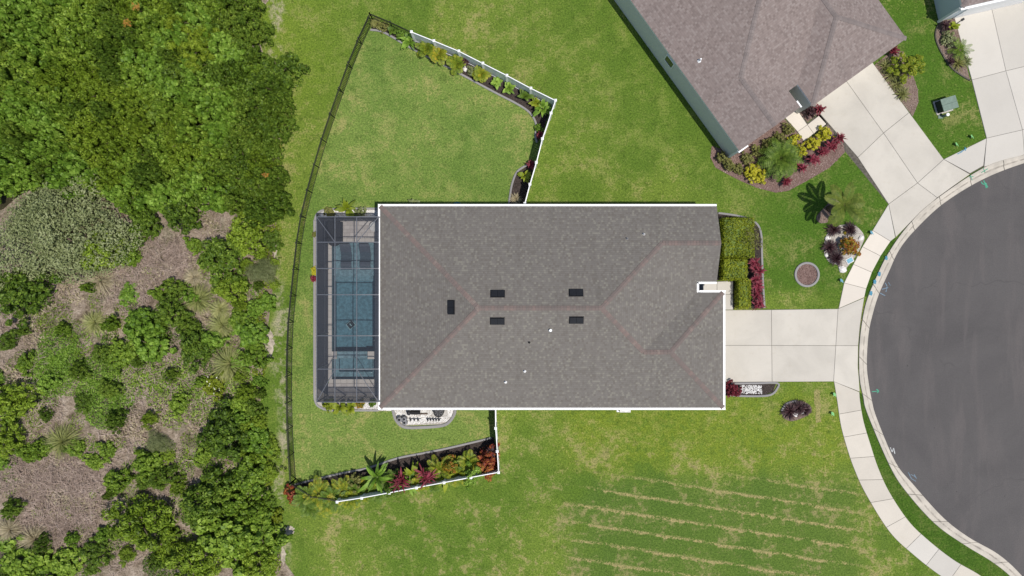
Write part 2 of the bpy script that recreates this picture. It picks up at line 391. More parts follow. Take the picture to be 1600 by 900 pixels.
M['pad'] = plain('equipment_pad', (0.42, 0.40, 0.37), 0.9, 0.2, var=0.2, sc=9)
M['charcoal'] = plain('charcoal_wicker', (0.020, 0.022, 0.028), 0.8, 0.2, var=0.3, sc=20)
M['slate'] = plain('slate_resin', (0.060, 0.075, 0.10), 0.55, 0.3)
M['pale'] = plain('pale_grey_resin', (0.55, 0.54, 0.53), 0.6, 0.3)
M['bark'] = plain('grey_brown_bark', (0.14, 0.105, 0.08), 0.95, 0.1, var=0.35, sc=9, bump=0.6)
M['twig'] = leafmat('dead_twig', [(0, (0.13, 0.095, 0.072)), (0.5, (0.30, 0.225, 0.182)), (1, (0.56, 0.455, 0.385))], 0.95, 0.0)
M['util_green'] = plain('utility_box_green', (0.13, 0.185, 0.145), 0.45, 0.4)
M['util_shaded'] = plain('utility_box_shaded', (0.022, 0.03, 0.026), 0.7, 0.2)  # cabinet sides: their shade is painted in as a darker green
M['spray_blue'] = plain('blue_marking_paint', (0.07, 0.22, 0.31), 0.8, 0.2, var=0.35, sc=20)
M['spray_green'] = plain('green_marking_paint', (0.07, 0.28, 0.18), 0.8, 0.2, var=0.35, sc=20)
M['spray_white'] = plain('white_marking_paint', (0.42, 0.43, 0.42), 0.8, 0.2, var=0.35, sc=20)
M['spray_faint'] = plain('worn_blue_marking_paint', (0.14, 0.20, 0.25), 0.9, 0.2, var=0.35, sc=20)
M['flag_green'] = plain('green_flag_vinyl', (0.22, 0.52, 0.20), 0.6, 0.3)
M['flag_blue'] = plain('pale_blue_flag_vinyl', (0.16, 0.36, 0.46), 0.6, 0.3)
M['rock'] = plain('white_rock', (0.66, 0.63, 0.60), 0.8, 0.2, var=0.15, sc=8, bump=0.5)
M['hose'] = plain('blue_hose', (0.05, 0.20, 0.24), 0.5, 0.3)
M['tile'] = plain('pool_plaster', (0.20, 0.262, 0.298), 0.6, 0.3, var=0.26, sc=5)  # mottled tone imitates the caustic light rippling over the pool floor

def paver_mat():
    t = NT('travertine_paver'); p = t.pos(); b = t.new('ShaderNodeTexBrick'); t.l.new(p, b.inputs['Vector'])
    b.inputs['Scale'].default_value = 1.0; b.inputs['Brick Width'].default_value = 0.40; b.inputs['Row Height'].default_value = 0.25
    b.inputs['Mortar Size'].default_value = 0.008; b.inputs['Color1'].default_value = (0.42, 0.38, 0.36, 1); b.inputs['Color2'].default_value = (0.56, 0.52, 0.49, 1)
    b.inputs['Mortar'].default_value = (0.20, 0.18, 0.17, 1)
    n = t.noise(p, 4, 4, 0.65)
    c = t.mix(t.math('MULTIPLY', t.step(n, 0.4, 0.7), 0.35), b.outputs['Color'], (0.36, 0.33, 0.31))
    return t.done(c, 0.85, 0.2)
M['paver'] = paver_mat()
M['coping'] = concrete_mat('coping_stone', (0.54, 0.50, 0.46), stain=0.35)

def screen_mat(name, opac, col):
    t = NT(name); tr = t.new('ShaderNodeBsdfTransparent'); t.done(col, 0.8, 0.2)
    mx = t.new('ShaderNodeMixShader'); mx.inputs[0].default_value = opac
    t.l.new(tr.outputs[0], mx.inputs[1]); t.l.new(t.b.outputs[0], mx.inputs[2]); t.l.new(mx.outputs[0], t.out.inputs[0])
    return t.m
M['roof_screen'] = screen_mat('roof_insect_screen', 0.34, (0.052, 0.058, 0.070))
M['wall_screen'] = screen_mat('dense_wall_screen', 0.80, (0.045, 0.050, 0.072))

def water_mat():
    t = NT('pool_water'); p = t.pos()
    tr = t.new('ShaderNodeBsdfTransparent'); tr.inputs[0].default_value = (0.88, 0.96, 0.97, 1)
    gl = t.new('ShaderNodeBsdfGlossy'); gl.inputs['Roughness'].default_value = 0.03
    fr = t.new('ShaderNodeFresnel'); fr.inputs[0].default_value = 1.33
    bp = t.new('ShaderNodeBump'); bp.inputs['Strength'].default_value = 0.35; bp.inputs['Distance'].default_value = 0.05
    t.l.new(t.noise(p, 5.0, 3, 0.6, 0.6), bp.inputs['Height'])
    for n in (gl, fr): t.l.new(bp.outputs[0], n.inputs['Normal'])
    mx = t.new('ShaderNodeMixShader'); t.l.new(fr.outputs[0], mx.inputs[0]); t.l.new(tr.outputs[0], mx.inputs[1]); t.l.new(gl.outputs[0], mx.inputs[2])
    t.l.new(mx.outputs[0], t.out.inputs['Surface'])
    va = t.new('ShaderNodeVolumeAbsorption'); va.inputs['Color'].default_value = (0.24, 0.63, 0.74, 1); va.inputs['Density'].default_value = 0.36
    t.l.new(va.outputs[0], t.out.inputs['Volume'])
    return t.m
M['water'] = water_mat()

L = {}
L['mid'] = leafmat('leaf_mid_green', [(0, (0.022, 0.048, 0.005)), (0.47, (0.140, 0.238, 0.018)), (1, (0.40, 0.54, 0.080))])  # thicket greens: extra dark leaves stand in for deep shade between clumps
L['yg'] = leafmat('leaf_yellow_green', [(0, (0.036, 0.062, 0.005)), (0.46, (0.160, 0.250, 0.015)), (1, (0.41, 0.54, 0.065))])
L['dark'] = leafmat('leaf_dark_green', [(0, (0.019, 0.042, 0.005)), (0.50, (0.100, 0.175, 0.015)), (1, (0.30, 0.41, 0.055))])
L['silver'] = leafmat('leaf_silver_olive', [(0, (0.105, 0.130, 0.042)), (0.5, (0.215, 0.250, 0.100)), (1, (0.38, 0.41, 0.21))])
L['bronze'] = leafmat('leaf_bronze_green', [(0, (0.065, 0.100, 0.008)), (0.45, (0.215, 0.300, 0.018)), (1, (0.42, 0.50, 0.06))])
L['fresh'] = leafmat('leaf_fresh_green', [(0, (0.024, 0.058, 0.007)), (0.47, (0.135, 0.250, 0.020)), (1, (0.38, 0.55, 0.095))])
L['lime'] = leafmat('leaf_lime', [(0, (0.08, 0.125, 0.006)), (0.5, (0.190, 0.245, 0.012)), (1, (0.36, 0.40, 0.040))])
L['hedge'] = leafmat('leaf_golden_hedge', [(0, (0.070, 0.100, 0.006)), (0.45, (0.200, 0.245, 0.010)), (1, (0.38, 0.41, 0.026))])
L['yellow'] = leafmat('leaf_yellow', [(0, (0.20, 0.23, 0.010)), (0.4, (0.42, 0.41, 0.020)), (1, (0.66, 0.58, 0.06))])
L['varieg'] = leafmat('leaf_variegated_olive', [(0, (0.07, 0.085, 0.015)), (0.5, (0.185, 0.19, 0.05)), (1, (0.36, 0.34, 0.12))])
L['red'] = leafmat('leaf_crimson', [(0, (0.050, 0.007, 0.011)), (0.5, (0.165, 0.018, 0.030)), (1, (0.34, 0.060, 0.095))])
L['purple'] = leafmat('leaf_dark_purple', [(0, (0.018, 0.008, 0.010)), (0.6, (0.060, 0.026, 0.030)), (1, (0.145, 0.075, 0.075))])
L['croton'] = leafmat('leaf_croton', [(0, (0.045, 0.07, 0.010)), (0.28, (0.09, 0.12, 0.012)), (0.5, (0.32, 0.25, 0.02)), (0.72, (0.36, 0.11, 0.02)), (1, (0.22, 0.03, 0.025))])
L['croton_red'] = leafmat('leaf_red_croton', [(0, (0.10, 0.02, 0.015)), (0.4, (0.26, 0.045, 0.03)), (0.7, (0.42, 0.17, 0.03)), (1, (0.50, 0.38, 0.05))])
L['areca'] = leafmat('leaf_golden_palm', [(0, (0.075, 0.125, 0.010)), (0.4, (0.165, 0.235, 0.018)), (0.75, (0.33, 0.33, 0.026)), (1, (0.58, 0.37, 0.040))])
L['palm'] = leafmat('leaf_palm_green', [(0, (0.045, 0.090, 0.010)), (0.6, (0.110, 0.185, 0.020)), (1, (0.22, 0.30, 0.045))])
L['olivepalm'] = leafmat('leaf_olive_palm', [(0, (0.050, 0.090, 0.010)), (0.6, (0.115, 0.160, 0.020)), (1, (0.25, 0.27, 0.055))])
L['tuft'] = leafmat('leaf_cordgrass', [(0, (0.14, 0.17, 0.040)), (0.5, (0.30, 0.32, 0.105)), (1, (0.52, 0.49, 0.24))])
L['tan'] = leafmat('leaf_dry_grass', [(0, (0.24, 0.20, 0.115)), (0.5, (0.42, 0.36, 0.225)), (1, (0.60, 0.53, 0.38))])
L['strap'] = leafmat('leaf_striped_strap', [(0, (0.095, 0.115, 0.025)), (0.5, (0.205, 0.215, 0.065)), (1, (0.40, 0.38, 0.17))])
L['flower'] = leafmat('petal_white', [(0, (0.62, 0.60, 0.42)), (1, (0.80, 0.79, 0.66))])
L['orange'] = leafmat('leaf_orange_dry', [(0, (0.22, 0.10, 0.015)), (1, (0.45, 0.24, 0.04))])

# ------------------------------------------------------------------ ground, road, kerb, pavements
POOL = (-12.24, -9.30, -6.20, 3.09)            # x0, x1, y0, y1 of the water
def ground():
    hx0, hx1, hy0, hy1 = POOL[0]-0.12, POOL[1]+0.12, POOL[2]-0.12, POOL[3]+0.12
    S = 500.0; xs = [-S, hx0, hx1, S]; ys = [-S, hy0, hy1, S]; mb = MB()
    for i in range(3):
        for j in range(3):
            if i == 1 and j == 1: continue
            mb.poly([(xs[i], ys[j], 0), (xs[i+1], ys[j], 0), (xs[i+1], ys[j+1], 0), (xs[i], ys[j+1], 0)])
    o = mb.build('lawn', M['lawn']); tag(o, kind='structure')
ground()

def sheet(name, pts, z, mat, kind='structure', parent=None):
    mb = MB(); mb.poly([(p[0], p[1], z) for p in pts]); o = mb.build(name, mat, parent)
    if kind: o['kind'] = kind
    return o

# fence lines (pixel positions of the top rails)
BLACK = [(577.5, 21), (551, 79), (524.6, 151), (500, 223), (484, 280), (471.7, 326), (463, 375), (455, 449), (449, 510), (447.2, 560), (446.8, 620), (448.5, 690), (453, 756)]
BH = 1.37; WH = 1.83
bl_world = spline(GP(BLACK, BH), 5)
WT = GP([(643, 50), (678, 64), (717, 80), (754.5, 99), (792, 118), (829.5, 138), (868, 157)], WH)
WR = GP([(868, 157), (861, 177), (847.5, 217), (838, 254), (828, 288), (820, 318)], WH)
WS = GP([(774, 636), (774.5, 669), (777, 705), (779, 738)], WH)
WB = GP([(779, 738), (736, 746), (694, 754), (651, 762), (608.5, 770), (565.5, 778), (527, 784)], WH)
yard = bl_world + [WB[-1]] + WB[::-1][1:] + WS[::-1][1:] + [(-1.1, -5.0), (0.5, 3.0)] + WR[::-1] + WT[::-1][1:]
yd = MB()
# back yard lawn: two sheets clear of the pool
hole_x = -13.1
cut = [p for p in bl_world]
north = [p for p in cut if p[1] > 0.5]; south = [p for p in cut if p[1] < -1.0]
nl = north + [(hole_x, 0.5), (hole_x, 4.9), (0.7, 4.9)] + WR[::-1][1:] + WT[::-1][1:]
sl = [(hole_x, 0.5), north[-1]] + south + [WB[-1]] + WB[::-1][1:] + WS[::-1][1:] + [(WS[0][0], -7.2), (-8.2, -7.2), (-8.2, -7.5), (hole_x, -7.5)]
sheet('back_lawn', nl, 0.004, M['yard']); sheet('back_lawn', sl, 0.004, M['yard'])

ROADE = [(1680, 246), (1640, 247), (1600, 255), (1536, 280), (1474, 318), (1429, 360), (1404.5, 391), (1389, 424), (1373, 460), (1364.5, 487), (1358, 515), (1355, 545), (1354.5, 575), (1357, 597), (1362, 625), (1370, 654), (1399, 722), (1427, 757), (1473, 808), (1513, 839), (1560, 866), (1596, 899), (1625, 940), (1650, 1000), (1668, 1080)]
KERBO = [(1680, 230), (1640, 234), (1600, 242), (1536, 262), (1454, 317), (1420, 350), (1397, 380), (1380, 408), (1366, 438), (1356, 462), (1350, 482), (1345, 511), (1342, 540), (1341.5, 573), (1343, 597), (1348, 620), (1354, 645), (1389, 727), (1415, 768), (1460, 818), (1506, 851), (1550, 878), (1582, 905), (1608, 945), (1632, 1003), (1650, 1082)]
road_edge = spline(GP(ROADE), 5); kerb_out = spline(GP(KERBO), 5)
def kerbs():
    road = road_edge + [(80, -60), (120, -60), (120, 60), (60, 12.0)]
    sheet('road', [(x, y) for x, y in road], 0.006, M['asphalt'])
    root = sheet('kerb_bed', kerb_out + road_edge[::-1], 0.004, M['joint']); root.name = 'kerb'
    # resample both lines to the same count
    def resample(L_, n):
        P = np.array(L_); d = np.r_[0, np.cumsum(np.linalg.norm(np.diff(P, axis=0), axis=1))]
        t = np.linspace(0, d[-1], n); return np.c_[np.interp(t, d, P[:, 0]), np.interp(t, d, P[:, 1])], d[-1]
    N = 241; A, la = resample(kerb_out, N); B, lb = resample(road_edge, N)
    prof = [(0.0, 0.02), (0.02, 0.085), (0.30, 0.092), (0.46, 0.06), (0.55, 0.022), (0.80, 0.022), (0.985, 0.030), (1.0, 0.005)]
    seg = 12
    for s in range(0, N-1, seg):
        mb = MB(); rows = []
        for k in range(s, min(s+seg, N-1)+1):
            t = k + (0.10 if k == s else 0) - (0.10 if k == min(s+seg, N-1) else 0)
            i = min(int(t), N-2); f = t - i
            a = A[i]*(1-f)+A[i+1]*f; b = B[i]*(1-f)+B[i+1]*f
            rows.append([(a[0]+(b[0]-a[0])*p, a[1]+(b[1]-a[1])*p, z) for p, z in prof])
        for q in range(len(rows)-1):
            for r in range(len(prof)-1):
                mb.poly([rows[q][r], rows[q+1][r], rows[q+1][r+1], rows[q][r+1]], uv=[(q, prof[r][0]), (q+1, prof[r][0]), (q+1, prof[r+1][0]), (q, prof[r+1][0])])
        mb.poly(rows[0][::-1], uv=[(0, 0)]*len(prof)); mb.poly(rows[-1], uv=[(0, 0)]*len(prof))
        mb.build('kerb_section', M['kerb'], root)
kerbs()

def shrink(poly, d):
    """move every edge of a convex polygon inwards by d"""
    n = len(poly); a = sum(poly[i][0]*poly[(i+1) % n][1] - poly[(i+1) % n][0]*poly[i][1] for i in range(n))
    if a < 0: poly = poly[::-1]
    out = []
    for i in range(n):
        p0, p1, p2 = Vector(poly[i-1]), Vector(poly[i]), Vector(poly[(i+1) % n])
        d1 = (p1-p0).normalized(); d2 = (p2-p1).normalized(); n1 = Vector((-d1.y, d1.x)); n2 = Vector((-d2.y, d2.x))
        b = n1+n2; b = b/max(b.length_squared/2, 0.3)
        out.append(tuple(p1 + b*d))
    return out

def slab(poly, parent, mat, z=0.05, gap=0.010, name='concrete_slab'):
    pl = shrink(poly, gap); mb = MB()
    n = len(pl); inn = shrink(pl, 0.012)
    if sum(pl[i][0]*pl[(i+1) % n][1] - pl[(i+1) % n][0]*pl[i][1] for i in range(n)) < 0: pl = pl[::-1]
    b = 0; mb.v = [(p[0], p[1], 0.004) for p in pl] + [(p[0], p[1], z-0.010) for p in pl] + [(p[0], p[1], z) for p in inn]
    for k in range(2):
        for i in range(n):
            j = (i+1) % n; mb.f.append([k*n+i, k*n+j, (k+1)*n+j, (k+1)*n+i])
    mb.f.append([2*n+i for i in range(n)])
    return mb.build(name, mat, parent)

def paving(name, base, slabs, mats, z=0.05):
    root = sheet(name, GP(base), 0.0045, M['joint'])
    for k, s in enumerate(slabs): slab(GP(s), root, mats[k] if isinstance(mats, list) else mats, z)
    return root

# main drive: four slabs and two apron slabs
paving('driveway', [(1131, 484.5), (1309, 482.5), (1350, 465), (1344, 511), (1341, 540), (1340.5, 573), (1342, 612), (1302, 596), (1133, 597.5)],
       [[(1125, 484.5), (1205, 484), (1205.5, 539.5), (1125, 539.5)], [(1205, 484), (1309, 482.5), (1305.5, 540), (1205.5, 539.5)],
        [(1125, 539.5), (1205.5, 539.5), (1206, 596.5), (1125, 597)], [(1205.5, 539.5), (1305.5, 540), (1302, 596), (1206, 596.5)],
        [(1309, 482.5), (1350, 465), (1346, 489), (1343, 511), (1340.5, 540), (1305.5, 540)], [(1305.5, 540), (1340.5, 540), (1340, 573), (1341.5, 590), (1343, 612), (1302, 596)]], M['concrete'])
# upper public walk
UI = [(1310, 482), (1318.5, 442), (1333, 413), (1347, 385.5), (1363, 360), (1388, 319)]
UO = [(1350, 464.5), (1353, 451), (1362, 425.5), (1375.5, 400), (1391, 377), (1398.5, 371)]
paving('sidewalk', UI + UO[::-1], [[UI[i], UI[i+1], UO[i+1], UO[i]] for i in range(5)], [M['newwalk']]*4 + [M['greywalk']])
# neighbour's drive
paving('driveway', [(1256, 158), (1356, 88), (1474, 249), (1515, 272), (1454, 317.5), (1419, 350), (1399, 371), (1388, 319)],
       [[(1259, 153), (1312, 113), (1380, 208), (1340, 246)], [(1312, 113), (1354, 86), (1420, 176), (1380, 208)],
        [(1340, 246), (1380, 208), (1433, 286), (1388, 319)], [(1380, 208), (1420, 176), (1474, 249), (1433, 286)],
        [(1388, 319), (1433, 286), (1464, 309), (1432, 337), (1399, 371)], [(1433, 286), (1474, 249), (1515, 272.5), (1490, 290), (1464, 309)]], M['concrete'])
paving('sidewalk', [(1474, 249), (1541, 216), (1536, 261), (1515, 272)], [[(1474, 249), (1541, 216), (1536, 259), (1515, 271)]], M['greywalk'])
# far neighbour's drive
paving('driveway', [(1493, 28), (1600, -2), (1700, -30), (1760, 180), (1600, 203), (1600, 242), (1640, 236), (1536, 261), (1541, 216)],
       [[(1490, 26), (1548, 10), (1571, 111), (1518, 125)], [(1548, 10), (1680, -25), (1700, 80), (1571, 111)],
        [(1518, 125), (1571, 111), (1597, 203), (1541, 216)], [(1571, 111), (1700, 80), (1720, 175), (1597, 203)],
        [(1541, 216), (1597, 203), (1600, 242), (1537, 261)], [(1597, 203), (1720, 175), (1720, 226), (1600, 242)]], M['greywalk'])
# lower public walk
LI = spline([(1302.7, 596), (1308, 629), (1313.5, 665), (1323, 700), (1334, 732), (1352, 771), (1389, 830), (1425, 865), (1470, 900), (1520, 930), (1570, 975)], 8)
LO = spline([(1342.5, 612.5), (1343.5, 626), (1349, 658), (1360, 695), (1372, 731), (1389, 768), (1418, 812), (1447, 841), (1489, 874), (1540, 905), (1600, 960)], 8)
def lower_walk():
    A = np.array(LI); B = np.array(LO); n = len(A); cuts = [0]; d = 0
    for i in range(1, n):
        d += np.linalg.norm((A[i]+B[i])/2-(A[i-1]+B[i-1])/2)
        if d > 36: cuts.append(i); d = 0
    cuts.append(n-1)
    sl = [[tuple(A[i]) for i in range(a, b+1)] + [tuple(B[i]) for i in range(b, a-1, -1)] for a, b in zip(cuts[:-1], cuts[1:]) if b > a+1]
    mats = [M['walk'] if k not in (7, 8) else M['greywalk'] for k in range(len(sl))]
    paving('sidewalk', LI + LO[::-1], sl, mats)
lower_walk()
# verges between walk and kerb
sheet('verge', GP([(1356.5, 463)] + [(1366.5, 438), (1381, 408), (1400, 376), (1398.5, 371), (1391, 377), (1375.5, 400), (1362, 425.5), (1353, 451), (1350, 464)]), 0.0044, M['verge'])
sheet('verge', GP([(1536, 259), (1515, 271), (1517, 274), (1537, 263)]), 0.0044, M['verge'])
ko = [p for p in kerb_out if p[1] < G(0, 612)[1]]
sheet('verge', ko + GP(LO[::-1]), 0.0038, M['verge'])
# entry walk of the main house
paving('entry_walk', [(1085, 441), (1146, 438), (1146, 484), (1128, 484)],
       [[(1084, 441), (1120, 440), (1120, 460), (1084, 460)], [(1120, 440), (1145, 439), (1145, 460), (1120, 460)], [(1120, 460), (1145, 460), (1145, 484), (1120, 484)]], M['greywalk'])
# stepping walk to the neighbour's door
paving('entry_walk', [(1219, 176), (1240, 162), (1262, 192), (1280, 177), (1293, 194), (1256, 222)],
       [[(1219, 176), (1239, 162), (1261, 195), (1246, 206)], [(1246, 206), (1261, 195), (1271, 209), (1256, 222)], [(1261, 195), (1279, 181), (1291, 194), (1271, 209)]], M['newwalk'])

# ------------------------------------------------------------------ houses
K = 5/12.0; EZ = 2.7; CX, CY = 2.5, -1.22
def house(name, label, loc, rz, mirror, ov, shingle, cap, wallm, gutters, windows, vents, pipes):
    root = empty(name, (loc[0], loc[1], 0), rz); tag(root, label, 'house')
    s = -1.0 if mirror else 1.0
    def T(x, y, z=0.0): return (x-CX, s*(y-CY), z)
    def hz(kind, x, y):
        return EZ + K*{'W': x+8.47, 'E': 11.88-x, 'N': 5.25-y, 'S': y+7.69, 'GS': y-0.41, 'RE': 13.57-x, 'RN': -0.29-y}[kind]
    planes = [('N', [(-8.47, 5.25), (-2.02, -1.22), (5.43, -1.22), (9.46, 2.83), (13.16, 2.83), (13.16, 5.25)]),
              ('GS', [(13.16, 2.83), (9.46, 2.83), (11.88, 0.41), (13.16, 0.41)]),
              ('E', [(5.43, -1.22), (8.18, -3.99), (11.88, -0.29), (11.88, 0.41), (9.46, 2.83)]),
              ('S', [(-8.47, -7.69), (13.57, -7.69), (9.87, -3.99), (8.18, -3.99), (5.43, -1.22), (-2.02, -1.22)]),
              ('RE', [(13.57, -7.69), (13.57, -0.29), (9.87, -3.99)]),
              ('RN', [(13.57, -0.29), (11.88, -0.29), (8.18, -3.99), (9.87, -3.99)]),
              ('W', [(-8.47, 5.25), (-8.47, -7.69), (-2.02, -1.22)])]
    sl = math.sqrt(1+K*K); mb = MB(); mz = {}
    for kd, pl in planes:
        pts = [T(x, y, hz(kd, x, y)) for x, y in pl]
        if kd in ('N', 'S', 'GS', 'RN'): uv = [(x+3.1*len(kd), (hz(kd, x, y)-EZ)/K*sl) for x, y in pl]
        else: uv = [(y+7.7*len(kd), (hz(kd, x, y)-EZ)/K*sl) for x, y in pl]
        mb.poly(pts, uv)
    roof = mb.build('roof', shingle, root)
    # drip edge and soffit under the eaves
    out = [(-8.47, 5.25), (13.16, 5.25), (13.16, 0.41), (11.88, 0.41), (11.88, -0.29), (13.57, -0.29), (13.57, -7.69), (-8.47, -7.69)]
    fb = MB(); ed = [(out[i], out[(i+1) % 8]) for i in range(8)]
    for (a, b) in ed:
        if a == (13.16, 5.25):
            fb.poly([T(13.16, 5.25, EZ-0.16), T(13.16, 5.25, EZ-0.004), T(13.16, 2.83, EZ+K*2.42-0.004), T(13.16, 2.83, EZ+K*2.42-0.16)])
            fb.poly([T(13.16, 0.41, EZ-0.16), T(13.16, 0.41, EZ-0.004), T(13.16, 2.83, EZ+K*2.42-0.004), T(13.16, 2.83, EZ+K*2.42-0.16)])
        else: fb.poly([T(*a, EZ-0.16), T(*b, EZ-0.16), T(*b, EZ-0.004), T(*a, EZ-0.004)])
    fb.build('fascia', M['white'], root)
    sb = MB(); sb.poly([T(x, y, EZ-0.165) for x, y in out]); sb.build('soffit', M['white'], root)
    # walls
    o = ov; wp = [(-8.47+o, 5.25-o), (13.16-o, 5.25-o), (13.16-o, 0.41+o), (11.88-o, 0.41+o), (11.88-o, -0.29-o), (13.57-o, -0.29-o), (13.57-o, -7.69+o), (-8.47+o, -7.69+o)]
    wb = MB()
    for i in range(8):
        a, b = wp[i], wp[(i+1) % 8]; wb.poly([T(*a, 0), T(*b, 0), T(*b, EZ-0.167), T(*a, EZ-0.167)])
    wb.poly([T(13.16-o, 5.25-o, EZ-0.167), T(13.16-o, 0.41+o, EZ-0.167), T(13.16-o, 2.83, EZ+K*(2.42-o)-0.1)])
    wb.build('wall', wallm, root)
    # garage door with sections, front door, windows
    gd = empty('garage_door'); gd.parent = root
    for k in range(4):
        b = MB(); b.box(T(13.57-o+0.02, -4.3, 0.32+k*0.535), (0.045, 4.8, 0.515)); b.build('door_section', M['white'], gd)
    fdx = 11.88-o
    b = MB(); b.box(T(fdx+0.02, 0.06, 1.06), (0.05, 0.95, 2.1)); fd = b.build('front_door', M['door'], root)
    b = MB(); b.box(T(fdx+0.07, -0.3, 1.05), (0.05, 0.03, 0.16)); b.build('handle', M['metal'], fd)
    for (wall, pos, w, h, zc) in windows:
        if wall == 'N': c = (pos, 5.25-o+0.015, zc); sz = (w, 0.05, h); fz = lambda a, b_: (a, 0.07, b_)
        elif wall == 'S': c = (pos, -7.69+o-0.015, zc); sz = (w, 0.05, h)
        else: c = ({'W': -8.47+o-0.015, 'G': 13.16-o+0.015}[wall], pos, zc); sz = (0.05, w, h)
        wb = MB(); cc = T(*c); ax = 0 if wall in 'NS' else 1; ft = 0.06
        for sg in (-1, 1):
            p = list(cc); p[ax] += sg*(w/2+ft/2); q = [0.09, 0.09, h+2*ft]; q[ax] = ft; wb.box(p, q)
            p = list(cc); p[2] += sg*(h/2+ft/2); q = [0.092, 0.092, ft]; q[ax] = w; wb.box(p, q)
        wi = wb.build('window', M['white'], root)
        wb = MB(); wb.box(cc, sz); wb.build('pane', M['glass'], wi)
    if gutters:
        def gut(a, b, nx, ny):
            g = MB(); prof = [(0.0, -0.13), (0.105, -0.13), (0.135, -0.02), (0.135, 0.012), (0.112, 0.012), (0.104, -0.045), (0.02, -0.045), (0.004, -0.01)]
            ra = [T(a[0]+nx*d, a[1]+ny*d, EZ+z) for d, z in prof]; rb = [T(b[0]+nx*d, b[1]+ny*d, EZ+z) for d, z in prof]
            n = len(prof)
            for i in range(n): g.poly([ra[i], ra[(i+1) % n], rb[(i+1) % n], rb[i]])
            g.poly(ra[::-1]); g.poly(rb); return g.build('gutter', M['white'], root)
        gut((-8.47, 5.255), (13.16, 5.255), 0, 1); gut((-8.475, 5.40), (-8.475, -7.84), -1, 0)
        gut((-8.47, -7.695), (13.73, -7.695), 0, -1); gut((13.575, -7.69), (13.575, -0.29), 1, 0)
        gut((12.05, -0.285), (13.74, -0.285), 0, 1); gut((11.885, 0.38), (11.885, -0.28), 1, 0); gut((11.90, 0.405), (13.16, 0.405), 0, -1)
        for x, y in ((-8.32, 5.15), (-8.32, -7.59), (12.4, -7.59), (12.6, 5.15)):
            d = MB(); d.bar(T(x, y+(0.03 if y > 0 else -0.03), 0.1), T(x, y+(0.03 if y > 0 else -0.03), EZ-0.13), 0.08, 0.06); d.build('downspout', M['white'], root)
    # ridge and hip caps: overlapping pieces along each line
    lines = [((-8.47, 5.25, 'N'), (-2.02, -1.22, 'N')), ((-8.47, -7.69, 'S'), (-2.02, -1.22, 'S')), ((-2.02, -1.22, 'N'), (5.43, -1.22, 'N')),
             ((9.46, 2.83, 'N'), (5.43, -1.22, 'N')), ((8.18, -3.99, 'S'), (5.43, -1.22, 'S')), ((8.18, -3.99, 'S'), (9.87, -3.99, 'S')),
             ((13.57, -7.69, 'S'), (9.87, -3.99, 'S')), ((13.57, -0.29, 'RE'), (9.87, -3.99, 'RE')), ((9.46, 2.83, 'N'), (13.16, 2.83, 'N'))]
    for (a, b) in lines:
        A = Vector((a[0], a[1], hz(a[2], a[0], a[1]))); B = Vector((b[0], b[1], hz(b[2], b[0], b[1])))
        d = (B-A); ln = d.length; d.normalize(); side = Vector((-d.y, d.x, 0)).normalized(); n = int(ln/0.19)
        hip = abs(d.z) > 0.02; dr = K/math.sqrt(2) if hip else K
        cb = MB(); hw = 0.15
        for k in range(n):
            p = A + d*(ln*(k)/n); q = A + d*(ln*(k+1.25)/n); z0 = 0.030; z1 = 0.012
            if k == n-1: q = B
            r0 = [p+side*hw+Vector((0, 0, z0-dr*hw)), p+Vector((0, 0, z0+0.004)), p-side*hw+Vector((0, 0, z0-dr*hw))]
            r1 = [q+side*hw+Vector((0, 0, z1-dr*hw)), q+Vector((0, 0, z1+0.004)), q-side*hw+Vector((0, 0, z1-dr*hw))]
            i = len(cb.v); cb.v += [T(*v) for v in r0+r1]; cb.f += [[i, i+1, i+4, i+3], [i+1, i+2, i+5, i+4]]
        c = cb.build('ridge_cap', cap, roof); c['kind'] = 'stuff'
    # off-ridge vents: low black hoods in two halves
    def onroof(px, py, kd):
        z = 4.5
        for _ in range(6): x, y, _z = G(px, py, z); z = hz(kd, x, y)
        return x, y, z
    for (px, py, kd) in vents:
        x, y, z = onroof(px, py, kd); lx, ly = (0.80, 0.40) if kd in 'NS' else (0.40, 0.80)
        v = empty('roof_vent'); v.parent = root; v.location = T(x, y, z)
        v.rotation_euler = {'N': (-math.atan(K), 0, 0), 'S': (math.atan(K), 0, 0), 'W': (0, -math.atan(K), 0)}[kd]
        for sg in (-1, 1):
            b = MB(); off = (sg*lx/4, 0) if lx > ly else (0, sg*ly/4); w = (lx/2-0.012, ly) if lx > ly else (lx, ly/2-0.012)
            c = (off[0], off[1]); b.prism([(c[0]-w[0]/2, c[1]-w[1]/2), (c[0]+w[0]/2, c[1]-w[1]/2), (c[0]+w[0]/2, c[1]+w[1]/2), (c[0]-w[0]/2, c[1]+w[1]/2)], 0.012, 0.11)
            b.build('vent_hood', M['vent_black'], v)
        b = MB(); b.box((0, 0, 0.010), (lx+0.10, ly+0.10, 0.012)); b.build('vent_flange', M['vent_black'], v)
    for (px, py, kd, r, mt) in pipes:
        x, y, z = onroof(px, py, kd); c = T(x, y, z-0.05)
        b = MB(); b.lathe(c, [(r+0.05, 0.0), (r+0.045, 0.07), (r+0.01, 0.10), (r, 0.12), (r, 0.34), (r*0.75, 0.34), (r*0.72, 0.26)], 10); b.build('vent_pipe', M[mt], roof)
    return root, T

